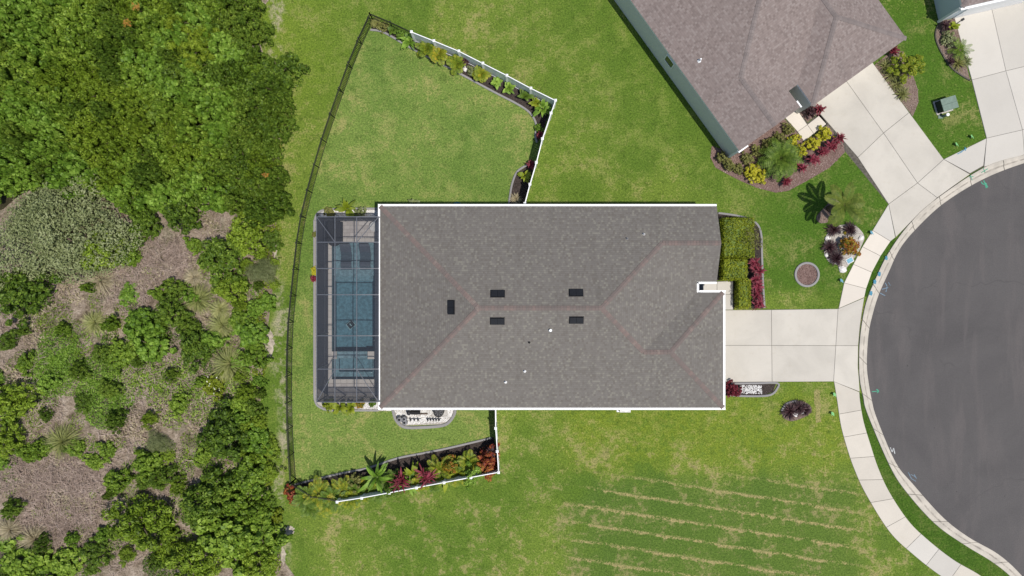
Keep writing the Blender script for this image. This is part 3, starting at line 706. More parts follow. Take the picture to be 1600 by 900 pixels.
house('house', 'large house under a grey shingle hip roof with white gutters, beside the pool enclosure', (CX, CY), 0.0, False, 0.40, M['shingle_grey'], M['cap_grey'], M['stucco'], True,
      [('N', -4.5, 1.4, 1.2, 1.5), ('N', 1.0, 0.9, 1.2, 1.5), ('N', 7.0, 1.4, 1.2, 1.5), ('S', -2.0, 1.2, 1.2, 1.5), ('S', 4.0, 0.8, 0.9, 1.7), ('W', -1.0, 2.4, 2.1, 1.1), ('W', 3.2, 1.4, 1.2, 1.5), ('G', 2.83, 1.6, 1.4, 1.5)],
      [(705, 480, 'W'), (777.5, 459, 'N'), (777, 501.5, 'S'), (900, 457.5, 'N'), (900.5, 500, 'S')],
      [(860, 516, 'S', 0.07, 'metal'), (827, 535, 'S', 0.03, 'black'), (820, 580, 'S', 0.045, 'white'), (790, 597, 'S', 0.045, 'white'), (1006, 366, 'N', 0.04, 'pale'), (980, 373, 'N', 0.035, 'grey')])
F2 = Vector((0.585, -0.811)).normalized(); D2 = Vector((-F2.y, F2.x)); B2 = Vector((14.73, 8.64))
l2 = B2 - F2*10.86 + D2*6.47
h2, T2 = house('house', 'turned house with taupe brown shingle roof and sage green walls', l2, math.atan2(F2.y, F2.x), True, 0.07, M['shingle_taupe'], M['cap_taupe'], M['stucco_green'], False,
      [('N', 5.75, 0.72, 0.85, 1.75), ('N', -2.0, 1.2, 1.2, 1.5), ('G', 2.83, 1.6, 1.4, 1.5)], [], [])
F3 = Vector((0.222, -0.975)).normalized(); D3 = Vector((-F3.y, F3.x)); C3 = Vector((28.95, 18.05))
l3 = C3 - F3*11.07 + D3*6.47
h3, T3 = house('house', 'blue grey house corner with taupe roof at the upper right edge', l3, math.atan2(F3.y, F3.x), False, 0.05, M['shingle_taupe'], M['cap_taupe'], M['stucco_blue'], False,
      [('S', 8.0, 0.9, 1.1, 1.5)], [], [])
def extra_trim():
    # white corner board of the turned house and its small roof pipe
    b = MB(); b.box(T2(13.16-0.02, 5.25-0.02, 1.25), (0.14, 0.14, 2.5)); b.build('corner_board', M['white'], h2)
    b = MB(); b.box(T2(13.16+0.04, 5.25-0.30, EZ-0.09), (0.10, 0.75, 0.14)); b.build('eave_return', M['white'], h2)
    b = MB(); b.box(T2(13.16-0.2, 0.41-0.05, EZ-0.08), (0.5, 0.10, 0.14)); b.build('eave_return', M['white'], h2)
    x, y, z = 7.0, 4.1, EZ+K*(5.25-4.1); b = MB(); b.lathe(T2(x, y, z-0.05), [(0.15, 0.0), (0.06, 0.12), (0.05, 0.4), (0.03, 0.4)], 10); b.build('vent_pipe', M['white'], h2)
    b = MB(); b.box(T3(13.57-0.02, -7.69+0.02, 1.25), (0.16, 0.16, 2.5)); b.build('corner_board', M['white'], h3)
    b = MB(); b.box(T3(13.57+0.10, -4.2, EZ-0.09), (0.14, 7.2, 0.12)); b.build('gutter', M['white'], h3)
extra_trim()
mat_ = MB(); x, y, _ = G(1092, 449.5); mat_.box((x, y, 0.058), (0.52, 0.46, 0.014)); mo = mat_.build('doormat', M['slate']); tag(mo, 'dark slate doormat on the entry walk of the grey-roofed house', 'doormat')

# ------------------------------------------------------------------ pool, deck and screen enclosure
EX0, EX1, EY0, EY1, EH = -12.47, -8.52, -7.27, 4.54, 3.0
def pool():
    x0, x1, y0, y1 = POOL; mb = MB()
    ya, yb, yc = 0.83, -4.33, -4.80          # shelf end, deep end, spa start
    def floor(xa, xb, p, q, z): mb.poly([(xa, p, z), (xb, p, z), (xb, q, z), (xa, q, z)])
    def wallp(a, b, z0, z1): mb.poly([(a[0], a[1], z0), (b[0], b[1], z0), (b[0], b[1], z1), (a[0], a[1], z1)])
    T_ = 0.03
    floor(x0, x1, ya, y1, -0.42); wallp((x0, ya), (x1, ya), -1.45, -0.42)
    floor(x0, x1, ya-0.35, ya, -0.75); wallp((x0, ya-0.35), (x1, ya-0.35), -1.45, -0.75)
    floor(x0, x1, yb, ya-0.35, -1.45)
    floor(x0+0.35, x1-0.25, y0+0.45, yc, -0.95); floor(x0, x0+0.35, y0, yc, -0.55); floor(x1-0.25, x1, y0, yc, -0.55); floor(x0+0.35, x1-0.25, y0, y0+0.45, -0.55)
    wallp((x0+0.35, y0+0.45), (x0+0.35, yc), -0.95, -0.55); wallp((x1-0.25, y0+0.45), (x1-0.25, yc), -0.95, -0.55); wallp((x0+0.35, y0+0.45), (x1-0.25, y0+0.45), -0.95, -0.55)
    for a, b in (((x0, y0), (x0, y1)), ((x1, y0), (x1, y1)), ((x0, y0), (x1, y0)), ((x0, y1), (x1, y1))): wallp(a, b, -1.45, T_)
    mb.box(((x0+x1)/2, (yb+yc)/2, -0.85), (x1-x0-0.01, yb-yc, 1.2))
    basin = mb.build('pool_basin', M['tile']); basin['kind'] = 'structure'
    w = MB(); w.box(((x0+x1)/2, (y0+y1)/2, -0.86), (x1-x0+0.06, y1-y0+0.06, 1.5)); wo = w.build('pool_water', M['water']); wo['kind'] = 'structure'
    # the two stone piers of the spa wall
    for xa, xb in ((x0-0.0, -11.92), (-9.80, x1)):
        b = MB(); b.box(((xa+xb)/2, (yb+yc)/2, -0.07), (xb-xa-0.006, yb-yc+0.05, 0.24)); b.build('spa_pier', M['coping'], basin)
    # deck sheets round the basin
    dx0, dx1, dy0, dy1 = EX0-0.05, -8.07, EY0-0.05, EY1+0.05; c = 0.27; d = MB()
    for (a, b, p, q) in ((dx0, x0-c*0.9, dy0, dy1), (x1+c*0.7, dx1, dy0, dy1), (x0-c*0.9, x1+c*0.7, y1+c, dy1), (x0-c*0.9, x1+c*0.7, dy0, y0-c)):
        if b > a: d.prism([(a, p), (b, p), (b, q), (a, q)], 0.0, 0.05)
    dk = d.build('pool_deck', M['paver']); dk['kind'] = 'structure'
    def run(a, b, wid, nrm):
        A = Vector(a); B_ = Vector(b); n = max(1, round((B_-A).length/0.42)); dd = (B_-A)/n; u = dd.normalized(); nn = Vector(nrm)
        me = None
        for k in range(n):
            m = A + dd*(k+0.5) + nn*wid/2
            if me is None:
                bb = MB(); bb.box((0, 0, 0), (dd.length-0.014, wid-0.008, 0.07)); o = bb.build('coping_stone', M['coping'], dk); me = o.data
            else: o = link(bpy.data.objects.new('coping_stone', me), dk)
            o.location = (m.x, m.y, 0.028); o.rotation_euler = (0, 0, math.atan2(u.y, u.x))
    run((x0+0.01, y0), (x0+0.01, y1), c*0.9, (-1, 0)); run((x1-0.01, y0), (x1-0.01, y1), c*0.7, (1, 0)); run((x0-0.2, y1-0.01), (x1+0.15, y1-0.01), c, (0, 1)); run((x0-0.2, y0+0.01), (x1+0.15, y0+0.01), c, (0, -1))
pool()

def enclosure():
    root = empty('pool_enclosure', ((EX0+EX1)/2, (EY0+EY1)/2, 0)); ox, oy = (EX0+EX1)/2, (EY0+EY1)/2
    tag(root, 'grey framed screen enclosure over the pool behind the house', 'screen enclosure')
    def P(x, y, z): return (x-ox, y-oy, z)
    ys = [EY1] + [G(0, y, EH)[1] for y in (378.5, 419.5, 460.5, 524.5, 576.5)] + [EY0]
    xa, xb = G(524, 0, EH)[0], G(558, 0, EH)[0]
    def zr(x): return EH + 0.10*math.sin((x-EX0)/(EX1-EX0)*math.pi)
    xs = [EX0, xa, xb, EX1]
    for y in ys:
        for k in range(3):
            b = MB(); b.bar(P(xs[k], y, zr(xs[k])), P(xs[k+1], y, zr(xs[k+1])), 0.05, 0.10); b.build('beam', M['frame'], root)
    for x in xs:
        for k in range(len(ys)-1):
            b = MB(); b.bar(P(x, ys[k]-0.026, zr(x)+0.004), P(x, ys[k+1]+0.026, zr(x)+0.004), 0.05 if x in (EX0, EX1) else 0.044, 0.08); b.build('purlin', M['frame'], root)
    for (x0, i0, x1, i1) in ((EX0, 0, xa, 1), (EX1, 0, xb, 1), (EX0, 6, xa, 5), (EX1, 6, xb, 5)):
        b = MB(); b.bar(P(x0, ys[i0], zr(x0)+0.012), P(x1, ys[i1], zr(x1)+0.012), 0.04, 0.05); b.build('brace', M['frame'], root)
    for i in range(len(ys)-1):
        for k in range(3):
            b = MB(); g = 0.02; b.poly([P(xs[k]+g, ys[i]-g, zr(xs[k])), P(xs[k+1]-g, ys[i]-g, zr(xs[k+1])), P(xs[k+1]-g, ys[i+1]+g, zr(xs[k+1])), P(xs[k]+g, ys[i+1]+g, zr(xs[k]))])
            b.build('roof_screen', M['roof_screen'], root)
        b = MB(); b.poly([P(EX0, ys[i], 0.06), P(EX0, ys[i+1], 0.06), P(EX0, ys[i+1], EH-0.05), P(EX0, ys[i], EH-0.05)]); b.build('wall_screen', M['wall_screen'], root)
        b = MB(); b.bar(P(EX0, ys[i]-0.03, 1.0), P(EX0, ys[i+1]+0.03, 1.0), 0.04, 0.05); b.build('chair_rail', M['frame'], root)
    for y in ys:
        b = MB(); b.bar(P(EX0, y, 0.05), P(EX0, y, EH-0.05), 0.05, 0.07); b.build('post', M['frame'], root)
    for y in (EY1, EY0):
        for k in range(3):
            b = MB(); b.poly([P(xs[k], y, 0.06), P(xs[k+1], y, 0.06), P(xs[k+1], y, EH-0.05), P(xs[k], y, EH-0.05)]); b.build('wall_screen', M['wall_screen'], root)
            b = MB(); b.bar(P(xs[k]+0.03, y, 1.0), P(xs[k+1]-0.03, y, 1.0), 0.04, 0.05); b.build('chair_rail', M['frame'], root)
            if k: b = MB(); b.bar(P(xs[k], y, 0.05), P(xs[k], y, EH-0.05), 0.05, 0.07); b.build('post', M['frame'], root)
        b = MB(); b.bar(P(EX1, y, 0.05), P(EX1, y, EH-0.05), 0.05, 0.07); b.build('post', M['frame'], root)
enclosure()

def loungers():
    prof = [(0.0, 0.62), (0.18, 0.58), (0.38, 0.45), (0.60, 0.27), (0.80, 0.17), (1.0, 0.19), (1.2, 0.30), (1.38, 0.36), (1.55, 0.30), (1.75, 0.20)]
    for px, lab in ((540, 'slate blue lounger in the shallow pool ledge, nearer the left wall'), (570, 'slate blue lounger in the shallow pool ledge, nearer the house')):
        x, y, _ = G(px, 381, 0); r = empty('pool_lounger', (x, y, -0.42)); tag(r, lab, 'lounger', 'loungers in the pool')
        b = MB(); hw = 0.36; n = len(prof)
        for k, (d, z) in enumerate(prof):
            w = hw*(0.86 if k == 0 else 1.0)
            b.v += [(-w, -d, z), (w, -d, z), (w, -d, z-0.07), (-w, -d, z-0.07)]
        for k in range(n-1):
            i = 4*k
            for q in range(4): b.f.append([i+q, i+(q+1) % 4, i+4+(q+1) % 4, i+4+q])
        b.f += [[3, 2, 1, 0], [4*n-4, 4*n-3, 4*n-2, 4*n-1]]
        b.build('shell', M['slate'], r)
        for sy, h in ((-0.3, 0.42), (-1.35, 0.28)):
            for sx in (-1, 1):
                b = MB(); b.bar((sx*0.27, sy, 0), (sx*0.27, sy, h), 0.06); b.build('leg', M['slate'], r)
        b = MB(); b.box((0, -0.12, 0.64), (0.42, 0.16, 0.07)); b.build('headrest', M['slate'], r)
loungers()

def pool_robot():
    x, y, _ = G(546, 508, -0.8); r = empty('pool_cleaner', (x, y, -1.45), math.radians(38)); tag(r, 'square dark robotic pool cleaner with pale rim on the pool floor', 'pool cleaner')
    b = MB(); b.prism([(-.22, -.2), (.22, -.2), (.22, .2), (-.22, .2)], 0.04, 0.22); b.build('body', M['black'], r)
    for sx in (-1, 1):
        b = MB(); b.box((sx*0.255, 0, 0.10), (0.05, 0.46, 0.20)); b.build('track', M['pale'], r)
    b = MB(); b.bar((-.23, .22, .2), (.23, .22, .2), .03); b.bar((-.23, -.22, .2), (.23, -.22, .2), .03); b.build('bumper', M['pale'], r)
    b = MB(); b.box((0, 0, 0.25), (0.06, 0.2, 0.05)); b.build('handle', M['pale'], r)
pool_robot()

def patio():
    x, y, _ = G(521, 363, 0.4); r = empty('patio_daybed', (x, y, 0.05)); tag(r, 'charcoal daybed with thick cushions in the upper left corner of the pool enclosure', 'daybed')
    b = MB(); b.box((0, 0, 0.17), (1.15, 1.42, 0.26)); b.build('base', M['charcoal'], r)
    for k in range(3):
        b = MB(); b.lathe((0.06, 0.46-k*0.46, 0.30), [(0.30, 0.0), (0.47, 0.02), (0.50, 0.08), (0.46, 0.15), (0.2, 0.17)], 14); b.build('cushion', M['charcoal'], r)
    b = MB(); b.box((-0.52, 0, 0.5), (0.16, 1.42, 0.5)); b.build('backrest', M['charcoal'], r)
    x, y, _ = G(585, 354, 0.5); r = empty('patio_table', (x, y, 0.05)); tag(r, 'small pale round table on the deck in the upper right corner of the pool enclosure', 'table')
    b = MB(); b.lathe((0, 0, 0.42), [(0.30, 0), (0.34, 0.015), (0.34, 0.04), (0.31, 0.05)], 18); b.build('table_top', M['pale'], r)
    b = MB(); b.lathe((0, 0, 0), [(0.2, 0), (0.2, 0.03), (0.05, 0.06), (0.05, 0.42)], 12); b.build('pedestal', M['grey'], r)
patio()

# ------------------------------------------------------------------ fences
def black_fence(name, label, line, step=1.8):
    P = np.array(line); d = np.r_[0, np.cumsum(np.linalg.norm(np.diff(P, axis=0), axis=1))]; n = max(1, round(d[-1]/step))
    t = np.linspace(0, d[-1], n+1); Q = np.c_[np.interp(t, d, P[:, 0]), np.interp(t, d, P[:, 1])]
    o = Q[0]; root = empty(name, (o[0], o[1], 0)); tag(root, label, 'fence')
    for q in Q:
        b = MB(); c = q-o; b.box((c[0], c[1], (BH+0.06)/2), (0.065, 0.065, BH+0.06)); po = b.build('post', M['black_metal'], root)
        b = MB(); b.prism([(c[0]+x*0.045, c[1]+y*0.045) for x, y in ((-1, -1), (1, -1), (1, 1), (-1, 1))], BH+0.062, BH+0.085); b.build('post_cap', M['black_metal'], po)
    for a, b_ in zip(Q[:-1], Q[1:]):
        a = a-o; b_ = b_-o; u = (b_-a)/np.linalg.norm(b_-a); a2 = a+u*0.04; b2 = b_-u*0.04
        for z in (0.12, BH-0.20, BH-0.02):
            m = MB(); m.bar((*a2, z), (*b2, z), 0.032, 0.032); m.build('rail', M['black_metal'], root)
        m = MB(); L_ = np.linalg.norm(b2-a2); k = int(L_/0.105)
        for i in range(1, k):
            c = a2 + u*(L_*i/k); m.bar((c[0], c[1], 0.06), (c[0], c[1], BH+0.05), 0.022)
        p = m.build('pickets', M['black_metal'], root); p['kind'] = 'stuff'
black_fence('metal_fence', 'long curved black metal picket fence between lawn and scrub', bl_world)
tl = GP([BLACK[0], (611, 35), (641, 49)], BH); black_fence('metal_fence', 'short straight black picket fence at the top corner of the yard', tl)
bb = [bl_world[-1]] + GP([(490, 779), (524, 783)], BH); black_fence('metal_fence', 'short black picket fence behind the plants at the lower left yard corner', bb)

def vinyl_fence(name, label, pts):
    o = np.array(pts[0]); root = empty(name, (o[0], o[1], 0)); tag(root, label, 'fence'); Q = [np.array(p)-o for p in pts]
    for c in Q:
        b = MB(); b.box((c[0], c[1], (WH+0.05)/2), (0.127, 0.127, WH+0.05)); po = b.build('post', M['vinyl'], root)
        b = MB(); i = [(-1, -1), (1, -1), (1, 1), (-1, 1)]; b.prism([(c[0]+x*0.085, c[1]+y*0.085) for x, y in i], WH+0.052, WH+0.075)
        q = len(b.v); b.v += [(c[0]+x*0.07, c[1]+y*0.07, WH+0.077) for x, y in i] + [(c[0], c[1], WH+0.13)]; b.f += [[q+j, q+(j+1) % 4, q+4] for j in range(4)]
        b.build('post_cap', M['vinyl'], po)
    for a, c in zip(Q[:-1], Q[1:]):
        L_ = np.linalg.norm(c-a); u = (c-a)/L_; a2 = a+u*0.066; b2 = c-u*0.066
        for z in (0.12, WH-0.07):
            m = MB(); m.bar((*a2, z), (*b2, z), 0.05, 0.14); m.build('rail', M['vinyl'], root)
        m = MB(); k = max(2, int((L_-0.13)/0.155))
        for i in range(k):
            p = a2+(b2-a2)*((i+0.03)/k); q = a2+(b2-a2)*((i+0.97)/k); m.bar((*p, WH/2), (*q, WH/2), 0.022, WH-0.42)
        p = m.build('board_panel', M['vinyl'], root); p['kind'] = 'stuff'
vinyl_fence('vinyl_fence', 'white vinyl privacy fence round the upper right of the back yard', WT + WR[1:])
vinyl_fence('vinyl_fence', 'white vinyl privacy fence below the house along the lower planting bed', WS + WB[1:])

# ------------------------------------------------------------------ planting beds
def inside(poly, x, y):
    c = False; n = len(poly); j = n-1
    for i in range(n):
        if (poly[i][1] > y) != (poly[j][1] > y) and x < (poly[j][0]-poly[i][0])*(y-poly[i][1])/(poly[j][1]-poly[i][1])+poly[i][0]: c = not c
        j = i
    return c
def scatter(poly, n):
    P = np.array(poly); lo, hi = P.min(0), P.max(0); out = []
    while len(out) < n:
        x, y = rng.uniform(lo, hi)
        if inside(poly, x, y): out.append((x, y))
    return np.array(out)
def area(poly): return abs(sum(poly[i][0]*poly[(i+1) % len(poly)][1]-poly[(i+1) % len(poly)][0]*poly[i][1] for i in range(len(poly))))/2

def flakes(P, size, z0, z1, flat=0.5, aspect=0.5):
    """n small four-sided flakes lying about at points P (n,2)"""
    n = len(P); a = rng.uniform(0, 2*np.pi, n); tl_ = rng.uniform(-flat, flat, n); s = size*rng.uniform(0.6, 1.4, n)
    t = np.c_[np.cos(a)*np.cos(tl_), np.sin(a)*np.cos(tl_), np.sin(tl_)]; w = np.c_[-np.sin(a), np.cos(a), rng.uniform(-0.4, 0.4, n)]*aspect
    c = np.c_[P, rng.uniform(z0, z1, n)]
    V = np.stack([c-t*s[:, None]/2, c+w*s[:, None]/2, c+t*s[:, None]/2, c-w*s[:, None]/2], 1).reshape(-1, 3)
    return V, np.arange(4*n).reshape(-1, 4)

def bed(name, px, mat, chip=None, edge=None, edge_mat='edging', closed=False, z=0.012, dens=70, ew=0.14, smooth=True):
    pl = GP(spline(px, 5, True) if smooth else px)
    root = sheet(name, pl, z, M[mat])
    if chip:
        n = int(area(pl)*dens); V, F = flakes(scatter(pl, n), 0.09, z+0.01, z+0.05); c = mesh_np('mulch_chips', V, F, M[chip], root); c['kind'] = 'stuff'
    if edge:
        e = GP(spline(edge, 5, closed)); kerbline(e, ew, 0.10, M[edge_mat], root, closed)
    return root
def kerbline(e, w, h, mat, parent, closed=False):
    b = MB(); n = len(e); prof = [(-0.5, 0.0), (-0.48, 0.8), (-0.25, 1.0), (0.25, 1.0), (0.48, 0.8), (0.5, 0.0)]; rows = []
    for i in range(n):
        p = Vector(e[i]); a = Vector(e[(i-1) % n] if closed or i else e[0]); c = Vector(e[(i+1) % n] if closed or i < n-1 else e[-1]); d = (c-a).normalized(); s = Vector((-d.y, d.x))
        rows.append([(*(p+s*(k*w)), 0.004+z*h) for k, z in prof])
    for i in range(n if closed else n-1):
        r0, r1 = rows[i], rows[(i+1) % n]
        for k in range(5): b.poly([r0[k], r1[k], r1[k+1], r0[k+1]])
    if not closed: b.poly(rows[0]); b.poly(rows[-1][::-1])
    return b.build('edging', mat, parent)

# long upper bed along the white fence
bed('mulch_bed', [(583, 30), (610, 42), (645, 58), (700, 82), (760, 112), (830, 148), (862, 164), (850, 200), (841, 222), (836, 215), (838, 196), (830, 178), (812, 164), (770, 142), (720, 115), (690, 99), (640, 73), (600, 50), (580, 47)], 'mulch_dark', 'chip_dark',
    [(579, 47), (600, 51), (640, 74), (690, 100), (720, 116), (770, 143), (812, 165), (830, 179), (838, 196), (836.5, 212), (839, 223)], smooth=False)
bed('mulch_bed', [(836, 254), (826, 290), (818, 324), (796, 324), (797, 308), (800, 290), (808, 270), (820, 262), (828, 256)], 'mulch_dark', 'chip_dark', [(829, 256), (818, 261), (807, 270), (800, 288), (797, 305), (794.5, 324)], smooth=False)
# long lower bed
bed('mulch_bed', [(460, 758), (500, 746), (560, 733), (620, 716), (700, 699), (772, 683), (776, 728), (690, 745), (560, 768), (500, 772), (462, 770)], 'mulch_dark', 'chip_dark',
    [(461, 757), (500, 747), (540, 738), (575, 731), (620, 716), (660, 708), (700, 700), (768, 684)], smooth=False)
# front bed by the entry
bed('mulch_bed', [(1118, 333), (1150, 336), (1185, 352), (1192, 380), (1191, 430), (1193, 482), (1146, 483), (1146, 438), (1110, 438)], 'mulch_dark', 'chip_dark', [(1122, 333), (1150, 337), (1176, 345), (1188, 362), (1190, 400), (1191.5, 440), (1194, 481)], smooth=False)
# strip bed below the drive
bed('mulch_bed', [(1130, 600), (1212, 600), (1208, 612), (1195, 617), (1130, 618)], 'mulch_dark', 'chip_dark', [(1142, 599), (1180, 598.6), (1214, 598.5), (1213, 608), (1205, 616), (1190, 618.5), (1160, 618.5), (1140, 617)], smooth=False)
# round mulch ring without a plant
ring = [(1260.5+17*math.cos(a*math.pi/12), 429+17*math.sin(a*math.pi/12)) for a in range(24)]
bed('mulch_ring', ring, 'mulch_red', 'chip_red', [(1260.5+18*math.cos(a*math.pi/12), 429+18*math.sin(a*math.pi/12)) for a in range(24)], closed=True, smooth=False, ew=0.15)
# neighbour's front bed
bed('mulch_bed', [(1112, 228), (1110, 246), (1118, 262), (1138, 273), (1160, 284), (1184, 294), (1212, 301), (1232, 298), (1262, 282), (1296, 262), (1320, 238), (1318, 228), (1294, 196), (1258, 222), (1246, 208), (1218, 178), (1136, 236)], 'mulch_red', 'chip_red', smooth=False, dens=110)
bed('mulch_bed', [(1240, 166), (1268, 146), (1283, 172), (1262, 191)], 'mulch_red', 'chip_red', smooth=False, z=0.014)
bed('mulch_bed', [(1366, 102), (1390, 82), (1412, 80), (1424, 110), (1434, 140), (1435, 160), (1426, 182), (1400, 148)], 'mulch_tan', 'chip_red', smooth=False)
# far neighbour's front bed
bed('mulch_bed', [(1470, 33), (1491, 29), (1500, 60), (1516, 127), (1500, 117), (1484, 104), (1470, 80), (1461, 60), (1463, 44)], 'mulch_tan', 'chip_red', [(1470, 33), (1463, 44), (1461, 58), (1468, 78), (1484, 104), (1500, 117), (1515, 126)], 'joint', smooth=False, ew=0.09)
# palm mulch patch, gravel islands
bed('mulch_patch', [(1276, 338), (1290, 322), (1305, 306), (1314, 318), (1308, 336), (1294, 347), (1280, 348)], 'mulch_tan', 'chip_red')
bed('gravel_island', [(1294, 362), (1312, 352), (1335, 352), (1350, 368), (1346, 384), (1334, 404), (1318, 422), (1308, 414), (1294, 408), (1287, 388)], 'gravel_bed')
bed('gravel_island', [(1222, 640), (1230, 630), (1248, 626), (1264, 632), (1268, 642), (1256, 652), (1236, 658), (1224, 652)], 'mulch_tan', 'chip_red', [(1221, 642), (1228, 631), (1244, 626)])
# white stone beds by the house
bed('pebble_bed', [(592, 630), (710, 630), (708, 648), (700, 659), (688, 663), (630, 665), (620, 656), (616, 642), (592, 642)], 'gravel_bed', None, [(614, 640), (619, 656), (632, 667), (660, 667.5), (690, 665), (702, 659), (710, 647), (711, 638)], smooth=False, ew=0.2)
bed('pebble_bed', [(497, 333), (510, 326), (592, 326), (592, 345), (497, 345)], 'gravel_bed', None, [(492, 345), (496, 334), (508, 328), (540, 326.5), (592, 326)], smooth=False)
bed('pebble_bed', [(491, 345), (512, 345), (512, 617), (592, 617), (592, 641), (505, 641), (496, 634), (491, 622)], 'gravel_bed', None, [(491.5, 344), (491.5, 400), (491.5, 500), (491.5, 600), (493, 627), (502, 637), (520, 641), (560, 641), (592, 641)], smooth=False)
for px in ([(594, 638), (709, 636), (706, 650), (697, 659), (632, 663), (621, 654), (617, 642), (594, 641)], [(500, 334), (510, 328), (590, 328), (590, 340), (502, 340)], [(560, 628), (590, 628), (590, 640), (560, 640)], [(1156, 602), (1190, 602), (1190, 615), (1156, 615)]):
    pl = GP(px); n = int(area(pl)*520); V, F = flakes(scatter(pl, n), 0.075, 0.02, 0.06, 0.5, 0.75); o = mesh_np('white_pebbles', V, F, M['pebble']); tag(o, kind='stuff')
    o['label'] = {0: 'white marble chips round the pool equipment', 1: 'white pebbles above the pool enclosure', 2: 'white pebbles below the pool enclosure', 3: 'white pebbles in the dark strip bed below the driveway'}[[594, 500, 560, 1156].index(px[0][0])]; o['category'] = 'pebbles'
# strip of dry turf on the front lawn and the pale sand spots at the scrub edge
sheet('dry_turf', GP([(1272, 612), (1276, 608), (1282, 611), (1280, 622), (1283, 634), (1281, 648), (1283, 659), (1275, 661), (1274, 650), (1276, 640), (1272, 630)]), 0.007, M['drygrass'])
def sand_spot(cx, cy, rx, ry, seed):
    q = random.Random(seed); pts = [(cx+rx*math.cos(a*math.pi/14)*q.uniform(0.5, 1.2), cy+ry*math.sin(a*math.pi/14)*q.uniform(0.6, 1.15)) for a in range(28)]
    sheet('bare_sand', GP(pts), 0.007, M['sand'])
for k, a_ in enumerate(((421, 537, 8, 22), (452, 829, 9, 8), (395, 60, 11, 17), (430, 388, 4, 14), (443, 868, 4, 14))): sand_spot(*a_, k)

# ------------------------------------------------------------------ plants: shapes
def unit(v): return v/np.maximum(np.linalg.norm(v, axis=-1, keepdims=True), 1e-6)
def leaves(C, N, size, aspect=0.55, seed_dir=None):
    """leaf-shaped quads at C with facing N (both (n,3)); folded a little along the midrib"""
    n = len(C); N = unit(N); a = rng.normal(size=(n, 3)) if seed_dir is None else seed_dir+rng.normal(size=(n, 3))*0.3
    t = unit(a-N*np.sum(a*N, 1, keepdims=True)); w = np.cross(N, t); s = (size*rng.uniform(0.65, 1.4, n))[:, None]
    V = np.stack([C-t*s*0.5, C+w*s*aspect*0.5+N*s*0.10, C+t*s*0.5-N*s*0.06, C-w*s*aspect*0.5+N*s*0.10], 1).reshape(-1, 3)
    return V, np.arange(4*n).reshape(-1, 4)
def join(parts):
    Vs, Fs, o = [], [], 0
    for V, F in parts: Vs.append(V); Fs.append(F+o); o += len(V)
    return np.concatenate(Vs), np.concatenate(Fs)

def crown_np(rx, ry, h, n, size, lobes=9, lift=0.25, aspect=0.55, up=0.75, rough=0.35):
    """leaf quads gathered in many small clumps over an uneven dome of radii rx, ry and height h"""
    m = lobes*4; per = max(5, n//m); p1, p2, p3 = rng.uniform(0, 6.28, 3); parts = []
    for k in range(m):
        a = 2*math.pi*(k*0.618034+rng.uniform(0, 0.06)); q = math.sqrt((k+0.4)/m)
        irr = 1+0.26*math.sin(2*a+p1)+0.22*math.sin(3*a+p2)+0.16*math.sin(5*a+p3)
        r = q*0.84*irr*rng.uniform(0.9, 1.12); lr = rng.uniform(0.10, 0.19)
        zc = h*(lift*0.6+(1-lift*0.6)*math.sqrt(max(0.05, 1-min(1, q*0.98)**2))*rng.uniform(0.35, 1.0))
        c = np.array([math.cos(a)*r*rx, math.sin(a)*r*ry, zc])
        d = unit(rng.normal(size=(per, 3))); d[:, 2] = np.abs(d[:, 2])*1.0-0.30; d = unit(d)
        rad = rng.uniform(0.35, 1.15, per)**0.6
        sc = np.array([rx*lr, ry*lr, min(h, rx)*lr*0.9])
        N = d + np.array([0, 0, up]) + rng.normal(size=(per, 3))*0.40
        parts.append(leaves(c + d*rad[:, None]*sc, N, size, aspect))
    nf = n//9; a = rng.uniform(0, 6.28, nf); q = np.sqrt(rng.uniform(0, 1, nf))*0.8       # inner leaves lower down
    C = np.c_[np.cos(a)*q*rx, np.sin(a)*q*ry, h*rng.uniform(0.05, 0.30, nf)]; parts.append(leaves(C, np.tile([0, 0, 1.0], (nf, 1))+rng.normal(size=(nf, 3))*0.5, size*1.1, aspect))
    V, F = join(parts); V[:, 2] = np.maximum(V[:, 2], 0.03); return V, F

def blades(n, length, width, arch, spread, base_r=0.06, segs=4, lo=0.0):
    """n strap leaves springing from one base: (V, F)"""
    Vs = []; Fs = []; o = 0
    for k in range(n):
        a = rng.uniform(0, 2*math.pi); L_ = length*rng.uniform(0.65, 1.15); w = width*rng.uniform(0.7, 1.2)
        e = rng.uniform(lo, spread); d = np.array([math.cos(a), math.sin(a)]); s = np.array([-d[1], d[0], 0])
        p = np.array([d[0]*base_r*rng.uniform(0, 1), d[1]*base_r*rng.uniform(0, 1), 0.02]); ang = math.pi/2-e; st = L_/segs
        pr = [0.55, 1.0, 0.85, 0.55, 0.08]
        for i in range(segs+1):
            ww = w*pr[min(4, int(i*4/segs))]/2; Vs += [p-s*ww, p+s*ww]
            if i: Fs.append([o+2*i-2, o+2*i-1, o+2*i+1, o+2*i])
            p = p+np.array([d[0]*math.cos(ang), d[1]*math.cos(ang), math.sin(ang)])*st; ang -= arch*rng.uniform(0.7, 1.3)/segs
        o += 2*(segs+1)
    V = np.array(Vs); V[:, 2] = np.maximum(V[:, 2], 0.02); return V, np.array(Fs)

